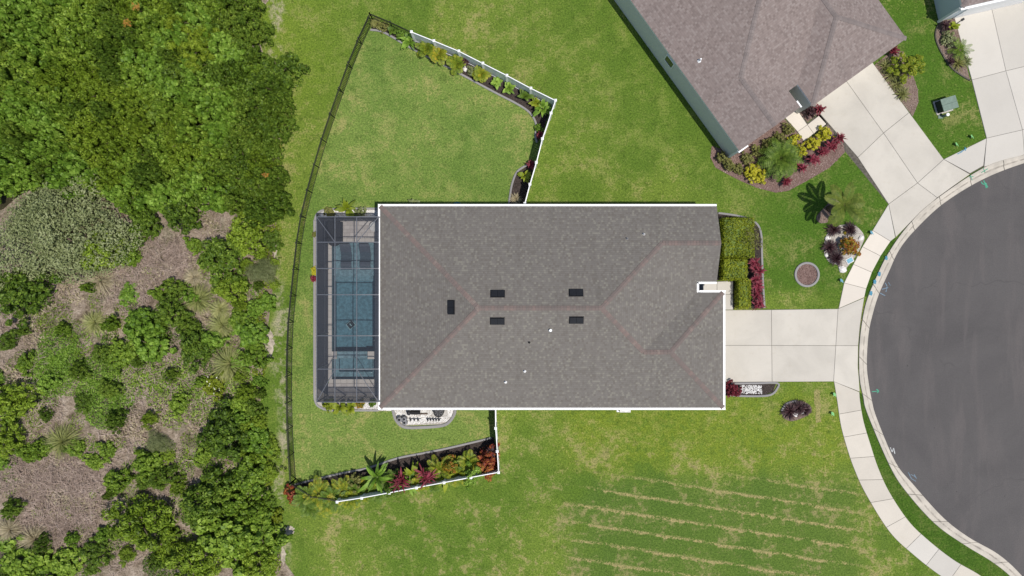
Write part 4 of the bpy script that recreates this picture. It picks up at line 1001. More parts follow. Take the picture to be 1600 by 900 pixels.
def fronds(n, length, arch, e0, e1, pairs=16, leaf=0.34, lw=0.035, z0=0.0, droop=0.25):
    """feather-palm fronds: two rows of leaflets along an arching rib"""
    Vs = []; Fs = []; o = 0
    for k in range(n):
        a = 2*math.pi*(k*0.618034)+rng.uniform(-0.2, 0.2); L_ = length*rng.uniform(0.8, 1.1); ang = rng.uniform(e0, e1)
        d = np.array([math.cos(a), math.sin(a), 0.0]); s = np.array([-d[1], d[0], 0.0]); p = np.array([0, 0, z0]); st = L_/pairs
        for i in range(pairs):
            t = d*math.cos(ang)+np.array([0, 0, math.sin(ang)]); q = p+t*st
            if i >= 2:
                l = leaf*math.sin(math.pi*min(1, (i+1.5)/(pairs+2)))**0.7
                for sg in (-1, 1):
                    tip = p+s*sg*l+t*l*0.55+np.array([0, 0, -droop*l]); m = (p+tip)/2+np.array([0, 0, 0.05*l]); ww = t*lw
                    Vs += [p, m-ww, tip, m+ww]; Fs.append([o, o+1, o+2, o+3]); o += 4
            r = s*0.012; Vs += [p-r, p+r, q+r, q-r]; Fs.append([o, o+1, o+2, o+3]); o += 4
            p = q; ang -= arch/pairs
    V = np.array(Vs); V[:, 2] = np.maximum(V[:, 2], 0.02); return V, np.array(Fs)

def box_leaves(w, d, h, n, size):
    """clipped hedge block: leaves over its top and sides"""
    at, asd = w*d, 2*(w+d)*h; nt = int(n*at/(at+asd*0.6)); ns = n-nt
    C1 = np.c_[rng.uniform(-w/2, w/2, nt), rng.uniform(-d/2, d/2, nt), h+rng.normal(0, 0.05, nt)]; N1 = np.tile([0, 0, 1.0], (nt, 1))
    q = rng.uniform(0, 2*(w+d), ns); z = rng.uniform(0.05, h, ns); x = np.where(q < w, q-w/2, np.where(q < w+d, w/2, np.where(q < 2*w+d, q-w-d-w/2, -w/2))); y = np.where(q < w, -d/2, np.where(q < w+d, q-w-d/2, np.where(q < 2*w+d, d/2, q-2*w-d-d/2)))
    C2 = np.c_[x, y, z]+rng.normal(0, 0.04, (ns, 3)); N2 = np.c_[np.where(np.abs(x) >= w/2-1e-3, np.sign(x), 0), np.where(np.abs(y) >= d/2-1e-3, np.sign(y), 0), np.full(ns, 0.5)]
    return leaves(np.r_[C1, C2], np.r_[N1, N2]+rng.normal(0, 0.5, (n, 3)), size)

def trunk_np(h, r, k=3, spread=0.6):
    b = MB(); b.tube([(0, 0, 0), (0.05, 0.02, h*0.3), (0.02, 0.06, h*0.6)], [r, r*0.8, r*0.5], 7)
    for i in range(k):
        a = 2*math.pi*i/k+0.4; b.tube([(0.02, 0.04, h*0.32), (math.cos(a)*spread*0.5, math.sin(a)*spread*0.5, h*0.55), (math.cos(a)*spread, math.sin(a)*spread, h*0.72)], [r*0.55, r*0.35, r*0.15], 6)
    return b

PROTO = {}
def mesh_of(key, fn, mat, name):
    if key not in PROTO:
        V, F = fn(); me = bpy.data.meshes.new(name); o = mesh_np(name, V, F, mat); PROTO[key] = o.data; bpy.data.objects.remove(o)
    return PROTO[key]
def trunk_mesh():
    if 'trunk' not in PROTO: o = trunk_np(1.0, 0.06, 4, 0.45).build('trunk', M['bark'], None, True); PROTO['trunk'] = o.data; bpy.data.objects.remove(o)
    return PROTO['trunk']

# unit-size tree and shrub crowns (radius 1, height 1): several of each kind
KINDS = {'mid': (3200, 0.140, 13, 'mid', 0.62), 'fresh': (2600, 0.175, 11, 'fresh', 0.66), 'yg': (4200, 0.100, 15, 'yg', 0.42), 'dark': (4200, 0.105, 14, 'dark', 0.5), 'bronze': (4800, 0.120, 12, 'bronze', 0.22), 'silver': (20000, 0.040, 90, 'silver', 0.45), 'lime': (2200, 0.150, 9, 'lime', 0.5)}
def crown(kind, var):
    n, s, lob, lm, asp = KINDS[kind]
    return mesh_of((kind, var), lambda: crown_np(1.0, 1.0, 1.0, n, s, lob, 0.22, asp), L[lm], 'crown')
def tree(px, py, rpx, h, kind, label, name='shrub', cat='shrub', group=None, var=None):
    zc = h*0.6; x, y, _ = G(px, py, zc); r = rpx*(CAM_H-zc)/FPX
    o = empty(name, (x, y, 0), R.uniform(0, 6.28)); tag(o, label, cat, group)
    c = link(bpy.data.objects.new('crown', crown(kind, R.randrange(5) if var is None else var)), o); c.scale = (r*R.uniform(1.02, 1.24), r*R.uniform(1.02, 1.24), h)
    t = link(bpy.data.objects.new('trunk', trunk_mesh()), o); t.scale = (max(0.5, r), max(0.5, r), h)
    return o

# ------------------------------------------------------------------ scrub land left of the fence
SCRUB = [(-30, -30), (392, -30), (402, 30), (412, 85), (446, 130), (438, 200), (436, 280), (432, 340), (428, 430), (420, 500), (412, 560), (408, 640), (412, 720), (425, 790), (436, 860), (432, 940), (-30, 940)]
sheet('scrub_ground', GP(spline(SCRUB, 4, True)), 0.005, M['scrub'])
M['shaded_litter'] = mulch_mat('litter_gap_shade', (0.016, 0.014, 0.008), (0.040, 0.036, 0.018), (0.085, 0.070, 0.035))  # dark floor colour stands in for deep shade in the gaps between shrubs
sheet('thicket_shade_floor', GP(spline([(-20, -20), (380, -20), (388, 40), (392, 95), (420, 150), (418, 200), (416, 280), (405, 320), (360, 318), (322, 292), (290, 282), (240, 308), (186, 316), (110, 282), (40, 300), (-20, 310)], 4, True)), 0.009, M['shaded_litter'])
T_ALL = [
 # px, py, radius px, height m, kind, label
 (82, 362, 86, 3.4, 'silver', 'large silvery olive tree with fine grey leaves at the left edge', 'tree'),
 (303, 72, 38, 3.6, 'bronze', 'bronze green feathery tree standing out of the upper thicket', 'tree'),
 (282, 40, 24, 3.2, 'bronze', 'smaller bronze green tree just above the big feathery one', 'tree'),
 (434, 112, 34, 2.6, 'dark', 'dark rounded shrub bulging from the thicket onto the lawn', 'shrub'),
 (404, 150, 34, 2.7, 'dark', 'dark rounded shrub just below the one bulging onto the lawn', 'shrub'),
 (32, 456, 40, 2.8, 'dark', 'dark dense shrub below the silvery tree at the left edge', 'shrub'),
 (153, 388, 36, 2.5, 'yg', 'yellow green shrub on the lower right flank of the silvery tree', 'shrub'),
 (199, 398, 18, 1.6, 'mid', 'small green shrub right of the silvery tree above the bare soil', 'shrub'),
 (220, 352, 24, 2.0, 'dark', 'dark shrub between the silvery tree and the bare soil path', 'shrub'),
 (283, 328, 30, 2.4, 'dark', 'rounded green shrub at the top of the bare soil path', 'shrub'),
 (300, 383, 13, 0.9, 'mid', 'small low bush alone in the bare soil path', 'shrub'),
 (341, 410, 38, 2.4, 'dark', 'broad dark green shrub right of the bare soil path', 'shrub'),
 (384, 366, 32, 2.3, 'yg', 'yellow green shrub above the broad dark one near the lawn', 'shrub'),
 (356, 452, 26, 1.9, 'yg', 'yellow green shrub just below the broad dark one', 'shrub'),
 (408, 424, 20, 1.3, 'silver', 'small grey green bush near the lawn edge', 'shrub'),
 (270, 452, 17, 1.5, 'dark', 'small dark bush in the middle of the dead brush', 'shrub'),
 (245, 460, 11, 0.9, 'mid', 'tiny green bush beside the small dark bush in the dead brush', 'shrub'),
 (264, 486, 23, 1.8, 'dark', 'dark green shrub left of the cordgrass clumps', 'shrub'),
 (220, 506, 27, 1.8, 'fresh', 'fresh green leafy shrub below the dead brush patch', 'shrub'),
 (232, 540, 28, 1.8, 'fresh', 'fresh green leafy shrub, lower of the touching pair in mid scrub', 'shrub'),
 (302, 543, 30, 2.0, 'dark', 'dark round shrub left of the bright cordgrass clump', 'shrub'),
 (292, 511, 17, 1.5, 'dark', 'small dark bush above the dark round shrub', 'shrub'),
 (186, 556, 22, 1.3, 'mid', 'low green bush left of the touching fresh green pair', 'shrub'),
 (391, 522, 22, 1.4, 'fresh', 'fresh green bush at the lawn edge above the pale sand', 'shrub'),
 (396, 556, 20, 1.4, 'mid', 'green bush at the lawn edge beside the pale sand', 'shrub'),
 (8, 532, 15, 1.3, 'dark', 'small dark bush cut off by the left edge', 'shrub'),
 (12, 626, 32, 2.6, 'yg', 'yellow green tree cut off by the left edge', 'tree'),
 (4, 688, 26, 2.2, 'yg', 'yellow green shrub below the tree at the left edge', 'shrub'),
 (36, 706, 16, 1.1, 'mid', 'small green bush beside the pale grass clump near the left edge', 'shrub'),
 (334, 603, 19, 1.1, 'lime', 'lime green bush dotted with white flowers', 'shrub'),
 (146, 722, 13, 1.0, 'mid', 'tiny green bush beside the large dead brush', 'shrub'),
 (245, 694, 18, 1.1, 'silver', 'grey green bush on the pale soil', 'shrub'),
 (348, 682, 42, 2.8, 'dark', 'dark needle leaved tree in the lower scrub', 'tree'),
 (228, 728, 22, 1.7, 'mid', 'green bush right of the dead brush', 'shrub'),
 (180, 752, 20, 1.4, 'mid', 'green bush on the edge of the dead brush', 'shrub'),
 (250, 748, 20, 1.8, 'dark', 'dark upright bush between the paths', 'shrub'),
 (320, 782, 38, 2.9, 'dark', 'dark tree right of the narrow soil path', 'tree'),
 (372, 634, 17, 1.2, 'mid', 'small bush between flowering bush and lawn', 'shrub'),
 (398, 690, 22, 1.5, 'fresh', 'fresh green bush by the lawn right of the dark tree', 'shrub'),
 (390, 745, 28, 1.9, 'mid', 'green shrub by the lawn above the lower thicket', 'shrub'),
 (216, 824, 46, 2.8, 'yg', 'big yellow green tree below the dead brush', 'tree'),
 (300, 878, 42, 2.6, 'yg', 'yellow green tree at the bottom edge', 'tree'),
 (352, 846, 42, 2.9, 'mid', 'mid green tree in the lower thicket near the lawn', 'tree'),
 (402, 836, 34, 2.4, 'mid', 'green tree at the thicket edge near the pale sand spot', 'tree'),
 (404, 888, 32, 2.0, 'yg', 'yellow green shrub at the bottom edge near the lawn', 'shrub'),
 (36, 886, 36, 1.8, 'mid', 'green shrub in the bottom left corner', 'shrub'),
 (100, 880, 24, 1.4, 'mid', 'green shrub at the bottom edge near the corner', 'shrub'),
 (146, 866, 22, 1.5, 'dark', 'dark bush at the bottom edge left of the big yellow green tree', 'shrub'),
 (426, 810, 15, 0.8, 'lime', 'lime green low bush on the lawn edge above the sand spot', 'shrub'),
 (365, 790, 24, 2.0, 'mid', 'green shrub just above the mid green tree of the lower scrub', 'shrub'),
]
for (px, py, r, h, kd, lab, cat) in T_ALL: tree(px, py, r, h, kd, lab, cat if cat == 'tree' else 'shrub', cat)
# dense thicket in the upper left: overlapping shrubs nobody can tell apart
TH = [(-20, -20), (385, -20), (396, 40), (400, 90), (436, 150), (434, 200), (432, 285), (424, 335), (400, 338), (360, 330), (322, 306), (290, 296), (240, 322), (186, 330), (168, 300), (110, 282), (40, 292), (-20, 300)]
def thicket():
    pts = []; tries = 0; keep = [(p[0], p[1], p[2]) for p in T_ALL]
    while tries < 5000:
        tries += 1; x, y = R.uniform(-20, 440), R.uniform(-20, 340)
        if not inside(TH, x, y): continue
        if any((x-a)**2+(y-b)**2 < 23**2 for a, b, _ in pts): continue
        if any((x-a)**2+(y-b)**2 < (0.62*c)**2 for a, b, c in keep): continue
        pts.append((x, y, 0))
    names = {'dark': 'dark green fine leaved', 'mid': 'mid green', 'fresh': 'fresh green large leaved', 'yg': 'yellow green fine leaved'}
    for x, y, _ in pts:
        n = math.sin(x*0.021+1.3)+math.cos(y*0.027-x*0.011)+R.uniform(-0.9, 0.9)
        kd = 'dark' if R.random() < 0.12+0.75*max(0, min(1, (x-300)/110)) else ('fresh' if n > 0.5 else 'mid' if n > -0.55 else 'yg')
        tree(x, y, R.uniform(17, 27), R.uniform(1.5, 3.6), kd, names[kd]+' shrub packed into the dense thicket of the upper left corner', 'thicket_shrub', 'shrub', names[kd]+' shrubs packed into the thicket')
thicket()
# low bushes scattered through the scrub, and the belt of bushes along the lawn
BARE = [(88, 770, 78), (255, 412, 42), (90, 462, 34), (30, 600, 26), (200, 690, 40), (170, 455, 30), (225, 440, 30), (330, 340, 18), (268, 740, 14), (60, 520, 20), (330, 500, 20), (345, 560, 24), (97, 690, 22), (40, 545, 24), (210, 640, 16)]
def scrub_bushes():
    pts = []; names = {'dark': 'dark green', 'mid': 'mid green', 'fresh': 'fresh green', 'yg': 'yellow green'}
    big = [(p[0], p[1], p[2]) for p in T_ALL]
    for _ in range(4000):
        belt = R.random() < 0.4
        x, y = (R.uniform(372, 428), R.uniform(285, 905)) if belt else (R.uniform(-10, 400), R.uniform(440, 905))
        if x > 408-(12 if 520 < y < 700 else 0) and y > 480 and x > 412 + (10 if y > 700 else -6): continue
        if not belt and any((x-a)**2+(y-b)**2 < (c*0.9)**2 for a, b, c in BARE): continue
        if any((x-a)**2+(y-b)**2 < (0.8*c+4)**2 for a, b, c in big): continue
        if any((x-a)**2+(y-b)**2 < (20 if belt else 46)**2 for a, b in pts): continue
        pts.append((x, y)); kd = R.choice(['dark', 'mid', 'fresh', 'yg', 'mid', 'dark']) if not belt else R.choice(['mid', 'yg', 'fresh', 'yg', 'dark'])
        w = 'in the belt of growth beside the lawn' if x > 368 else 'scattered low in the left scrub'
        tree(x, y, R.uniform(8, 17), R.uniform(0.6, 1.7), kd, names[kd]+' bush '+w, 'scrub_bush', 'bush', names[kd]+' bushes '+w)
scrub_bushes()
# cordgrass clumps
def tuft(px, py, rpx, label, mat='tuft', n=420, h=0.9, group='cordgrass clumps in the scrub', name='cordgrass_clump', cat='grass clump', width=0.036, arch=1.7, spread=1.15):
    x, y, _ = G(px, py, 0.4); r = rpx/23.5; o = empty(name, (x, y, 0)); tag(o, label, cat, group)
    V, F = blades(n, r*1.35, width, arch, spread, 0.10); mesh_np('blades', V, F, L[mat], o); return o
for (px, py, r, lab, mt) in ((359, 568, 29, 'biggest and brightest cordgrass clump near the lawn', 'tuft'), (156, 437, 24, 'dry tan cordgrass clump under the silvery tree', 'tan'), (309, 468, 21, 'green cordgrass clump, topmost of the row near the lawn', 'tuft'), (342, 484, 15, 'small cordgrass clump in the middle of the row near the lawn', 'tuft'), (346, 508, 20, 'cordgrass clump just above the brightest one', 'tuft'), (146, 504, 18, 'thin cordgrass clump among low weeds left of centre scrub', 'tuft'), (97, 690, 26, 'pale cordgrass clump above the large dead brush', 'tuft'), (53, 843, 23, 'dry tan clump at the bottom of the dead brush', 'tan'), (14, 828, 20, 'dry tan clump by the left edge near the bottom', 'tan'), (300, 434, 14, 'small tan clump beside the soil path', 'tan')):
    tuft(px, py, r, lab, mt)
# low weeds, dead brush and litter
def patch(name, px, n, size, z0, z1, mat, label, cat, aspect=0.45, flat=0.9):
    pl = GP(px); V, F = flakes(scatter(pl, n), size, z0, z1, flat, aspect); o = mesh_np(name, V, F, mat); tag(o, label, cat, kind='stuff')
blob = lambda x, y, r, k=1.0: [(x+r*math.cos(a*math.pi/6)*R.uniform(0.8, 1.15), y+k*r*math.sin(a*math.pi/6)*R.uniform(0.8, 1.15)) for a in range(12)]
def weeds(items, mat, label, size, dens, name='weeds', cat='weeds', h=0.35):
    parts = []
    for (x, y, r) in items:
        pl = GP(blob(x, y, r)); n = int(area(pl)*dens); P = scatter(pl, n); c = np.array(G(x, y)[:2]); rr = r/23.0
        d = np.clip(1-(np.linalg.norm(P-c, axis=1)/rr)**2, 0.12, 1)
        C = np.c_[P, h*d*rng.uniform(0.5, 1.1, n)]; parts.append(leaves(C, np.tile([0, 0, 1.0], (n, 1))+rng.normal(0, 0.55, (n, 3)), size, 0.4))
    V, F = join(parts); o = mesh_np(name, V, F, mat); tag(o, label, cat, kind='stuff')
weeds([(162, 640, 36), (82, 590, 34), (89, 545, 36), (66, 572, 28), (150, 578, 28), (190, 632, 22), (140, 612, 24), (110, 565, 26), (175, 605, 20)], L['fresh'], 'low bright green weeds spreading over the scrub', 0.13, 330)
weeds([(292, 633, 30), (250, 620, 24), (268, 600, 28), (320, 650, 22), (228, 596, 24), (380, 600, 24), (385, 650, 26), (400, 612, 18), (270, 655, 18), (350, 632, 22), (205, 585, 22), (250, 570, 20), (310, 610, 20), (285, 575, 22), (340, 740, 26), (385, 715, 24), (370, 765, 26), (260, 700, 18), (290, 730, 20), (280, 775, 16), (205, 735, 18)], L['mid'], 'low dull green weeds between the bushes of the scrub', 0.14, 110, h=0.5)
weeds([(53, 493, 28), (80, 505, 24), (100, 485, 20), (120, 520, 24), (195, 480, 18), (130, 555, 18), (40, 560, 18), (22, 570, 14), (60, 650, 22), (40, 660, 18), (190, 690, 14), (140, 690, 14), (20, 800, 16), (110, 800, 12), (130, 830, 18), (290, 720, 18), (300, 690, 20), (205, 770, 18), (275, 800, 16), (285, 840, 16), (60, 800, 12), (150, 770, 12), (170, 800, 14), (20, 770, 14), (60, 690, 16), (120, 660, 16), (180, 505, 18), (150, 470, 14), (235, 425, 14), (320, 430, 14), (330, 470, 14), (375, 450, 18), (380, 500, 20), (365, 530, 18), (320, 580, 18)], L['yg'], 'thin yellow green weeds dotted over the bare scrub soil', 0.12, 100, h=0.35)
weeds([(240, 500, 20), (215, 480, 14), (285, 470, 16), (250, 520, 22), (270, 520, 22), (175, 535, 18), (320, 520, 16), (345, 545, 14), (330, 570, 16), (225, 565, 20), (205, 540, 18), (405, 480, 18), (395, 500, 18), (405, 540, 16), (370, 690, 28), (330, 715, 24), (395, 720, 22), (300, 800, 22), (340, 815, 26), (270, 850, 26), (180, 840, 22), (250, 880, 26), (60, 890, 26), (120, 895, 24), (10, 870, 20), (10, 650, 22), (20, 715, 18), (35, 630, 18), (15, 600, 16), (60, 470, 18), (10, 480, 18)], L['dark'], 'dark scrubby undergrowth filling in between the larger bushes', 0.14, 120, h=0.7)
weeds([(40, 610, 26), (20, 585, 20), (65, 470, 26), (110, 455, 22), (175, 440, 22), (215, 455, 20), (240, 430, 20), (300, 410, 18), (60, 525, 26), (175, 515, 22), (330, 500, 18), (350, 540, 22), (200, 660, 26), (230, 670, 26), (180, 680, 20), (60, 715, 30), (110, 720, 26), (40, 770, 34), (90, 790, 34), (140, 790, 30), (70, 840, 30), (110, 845, 24), (270, 745, 18), (310, 660, 20), (250, 640, 22), (170, 860, 22), (280, 330, 16), (325, 350, 18)], L['tan'], 'grey tan dry grass lying over the bare scrub soil', 0.20, 60, 'dry_grass', 'dry grass', h=0.25)
weeds([(300, 590, 24), (270, 575, 22), (325, 620, 20), (360, 600, 16), (70, 620, 24), (45, 600, 18), (110, 600, 22), (240, 590, 22), (210, 610, 20), (180, 580, 22), (130, 535, 18), (165, 520, 16), (380, 470, 18), (400, 455, 18), (395, 575, 18), (400, 640, 16), (395, 705, 18), (408, 760, 14), (415, 860, 16), (220, 700, 12), (310, 720, 14), (20, 745, 16), (150, 700, 12)], L['fresh'], 'patches of fresh green ground cover between bushes and lawn', 0.14, 90, h=0.3)
weeds([(424, 300, 16), (432, 330, 14), (424, 360, 16), (418, 395, 14), (420, 440, 12), (412, 470, 14), (405, 500, 14), (430, 285, 10), (436, 255, 9), (420, 270, 14), (412, 720, 12), (416, 750, 12), (418, 780, 10), (430, 845, 10), (428, 880, 14), (405, 580, 12), (404, 660, 12), (432, 170, 12), (436, 200, 10), (430, 230, 12), (402, 60, 10), (398, 25, 12)], L['lime'], 'lime green creeping growth along the edge of the lawn', 0.15, 170, h=0.5)
def brush(items, label, n_per, ln):
    parts = []
    for (x, y, r) in items:
        pl = GP(blob(x, y, r)); n = int(area(pl)*n_per); P = scatter(pl, n); a = rng.uniform(0, 2*np.pi, n); e = rng.uniform(-0.15, 0.75, n); s = ln*rng.uniform(0.4, 1.5, n)
        t = np.c_[np.cos(a)*np.cos(e), np.sin(a)*np.cos(e), np.sin(e)]; w = np.c_[-np.sin(a), np.cos(a), np.zeros(n)]*0.010*rng.uniform(0.6, 1.8, n)[:, None]
        c = np.c_[P, rng.uniform(0.03, 0.35, n)]; p0 = c-t*s[:, None]/2; p1 = c+t*s[:, None]/2; p0[:, 2] = np.maximum(p0[:, 2], 0.02)
        parts.append((np.stack([p0-w, p0+w, p1+w*0.4, p1-w*0.4], 1).reshape(-1, 3), np.arange(4*n).reshape(-1, 4)))
    V, F = join(parts); o = mesh_np('dead_brush', V, F, M['twig']); tag(o, label, 'dead brush', kind='stuff')
brush([(90, 770, 80), (40, 740, 50), (140, 740, 45), (60, 820, 50), (120, 830, 40)], 'large tangle of dead grey brown brush in the lower left scrub', 90, 0.55)
brush([(255, 410, 45), (290, 395, 28), (225, 440, 35), (180, 450, 30), (205, 470, 25)], 'dead twiggy brush right of the silvery tree', 90, 0.5)
brush([(200, 690, 50), (30, 500, 40), (40, 570, 40), (90, 460, 35), (330, 530, 25), (380, 480, 25), (270, 740, 40), (330, 640, 40), (260, 560, 30), (70, 640, 35), (300, 560, 45), (180, 860, 40), (330, 350, 30), (240, 620, 50)], 'thin litter of dead twigs strewn over the scrub soil', 45, 0.4)
def dead_branches():
    b = MB()
    for (x, y, l, a) in ((70, 800, 34, 0.5), (85, 815, 22, -0.9), (60, 640, 14, 1.0), (284, 430, 26, 1.2), (276, 420, 22, 0.4), (250, 405, 20, -0.5), (110, 880, 24, 0.3), (30, 790, 20, 0.2), (240, 800, 14, 1.4)):
        p = Vector(G(x, y, 0.2)); d = Vector((math.cos(a), math.sin(a), 0.08)); m = l/23
        b.tube([p, p+d*m*0.5+Vector((0, 0, 0.08)), p+d*m], [0.03, 0.022, 0.008], 5)
        for s in (0.35, 0.6): q = p+d*m*s; e = Vector((math.cos(a+0.7), math.sin(a+0.7), 0.2)); b.tube([q, q+e*m*0.3], [0.016, 0.006], 5)
    o = b.build('dead_branches', M['twig']); tag(o, 'pale dead branches lying in the scrub', 'branches', kind='stuff')
dead_branches()
def flowers(items, label, mat, z, n=10, rr=14):
    parts = []
    for (x, y) in items:
        P = np.array([G(x+R.uniform(-rr, rr), y+R.uniform(-rr, rr), z) for _ in range(n)]); parts.append(leaves(P, np.tile([0, 0, 1.0], (n, 1))+rng.normal(0, 0.4, (n, 3)), 0.12, 0.6))
    V, F = join(parts); o = mesh_np('blossoms', V, F, mat); tag(o, label, 'blossoms', kind='stuff')
flowers([(334, 602)], 'white blossoms on the lime green bush in the scrub', L['flower'], 1.12)
flowers([(199, 36), (212, 10), (414, 276)], 'orange dying leaves on top of the thicket', L['orange'], 2.75, 40, 6)

# ------------------------------------------------------------------ garden plants
def plant(kind, px, py, rpx, label, h=None, group=None):
    base = {'croton': 1.0, 'ti': 1.0, 'areca': 1.7, 'shrub': 0.8}.get(kind.split(':')[0], 0.9); h = h or base
    if py > 690 and px < 800: py += 3; rpx *= 1.3 if kind.startswith('areca') else 1.55; h *= 1.05 if kind.startswith('areca') else 1.3
    x, y, _ = G(px, py, h*0.6); r = rpx*(CAM_H-h*0.6)/FPX; k, _, lm = kind.partition(':')
    nm = {'croton': 'croton', 'ti': 'cordyline', 'areca': 'areca_palm', 'shrub': 'garden_shrub', 'loose': 'garden_shrub', 'broad': 'broadleaf_plant', 'strap': 'strap_leaf_plant', 'cycad': 'cycad', 'fan': 'bushy_palm', 'grass': 'purple_grass'}[k]
    ct = {'croton': 'croton', 'ti': 'cordyline', 'areca': 'palm', 'shrub': 'shrub', 'loose': 'shrub', 'broad': 'plant', 'strap': 'plant', 'cycad': 'cycad', 'fan': 'palm', 'grass': 'grass clump'}[k]
    o = empty(nm, (x, y, 0.012), R.uniform(0, 6.28)); tag(o, label, ct, group)
    def part(name, VF, mat): return mesh_np(name, VF[0], VF[1], mat, o)
    def stems(n, rad, hh, sp):
        b = MB()
        for i in range(n):
            a = 2*math.pi*i/n+R.uniform(0, 0.8); q = sp*R.uniform(0.4, 1); b.tube([(math.cos(a)*q*0.3, math.sin(a)*q*0.3, 0), (math.cos(a)*q, math.sin(a)*q, hh)], [rad, rad*0.6], 5)
        b.build('stem', M['bark'], o)
    if k in ('shrub', 'croton'):
        n = int(260+1500*r*r) if k == 'shrub' else int(160+900*r*r)
        part('foliage', crown_np(r, r, h, n, 0.13 if k == 'shrub' else 0.20, 7, 0.25, 0.5 if k == 'shrub' else 0.36), L[lm or 'croton']); stems(4, 0.02, h*0.6, r*0.5)
    elif k == 'loose': part('foliage', crown_np(r, r, h, 620, 0.12, 10, 0.25, 0.4), L[lm]); stems(7, 0.02, h*0.7, r*0.7)
    elif k == 'ti':
        parts = []
        for i in range(4):
            V, F = blades(13, r*0.95, 0.11, 1.3, 1.35, 0.03); V += np.array([R.uniform(-.3, .3)*r, R.uniform(-.3, .3)*r, h*R.uniform(0.4, 0.85)]); parts.append((V, F))
        part('foliage', join(parts), L[lm or 'red']); stems(4, 0.02, h*0.8, r*0.3)
    elif k == 'areca':
        part('fronds', fronds(14, r*1.2, 1.0, 0.12, 1.35, 16, 0.27, 0.036, h*0.42, 0.1), L[lm or 'areca']); stems(6, 0.025, h*0.5, 0.15)
    elif k == 'broad':
        bl_ = blades(18, r*1.15, 0.26, 1.5, 1.2, 0.12, 5); bl_[0][:, 2] += h*0.35; part('foliage', bl_, L[lm or 'palm']); stems(3, 0.03, h*0.4, 0.1)
    elif k == 'strap': part('foliage', blades(90, r*1.3, 0.045, 1.8, 1.2, 0.12), L[lm or 'strap'])
    elif k == 'grass': part('foliage', blades(150, r*1.35, 0.045, 1.8, 1.25, 0.10), L[lm or 'purple'])
    elif k == 'cycad':
        part('fronds', fronds(20, r*1.15, 0.9, 0.15, 1.0, 14, 0.16, 0.02, 0.35), L[lm or 'dark']); stems(1, 0.14, 0.4, 0.0)
    elif k == 'fan':
        part('fronds', fronds(56, r*1.1, 1.6, 0.3, 1.5, 14, 0.30, 0.045, h*0.35), L[lm or 'palm']); stems(5, 0.05, h*0.5, 0.15)
    return o
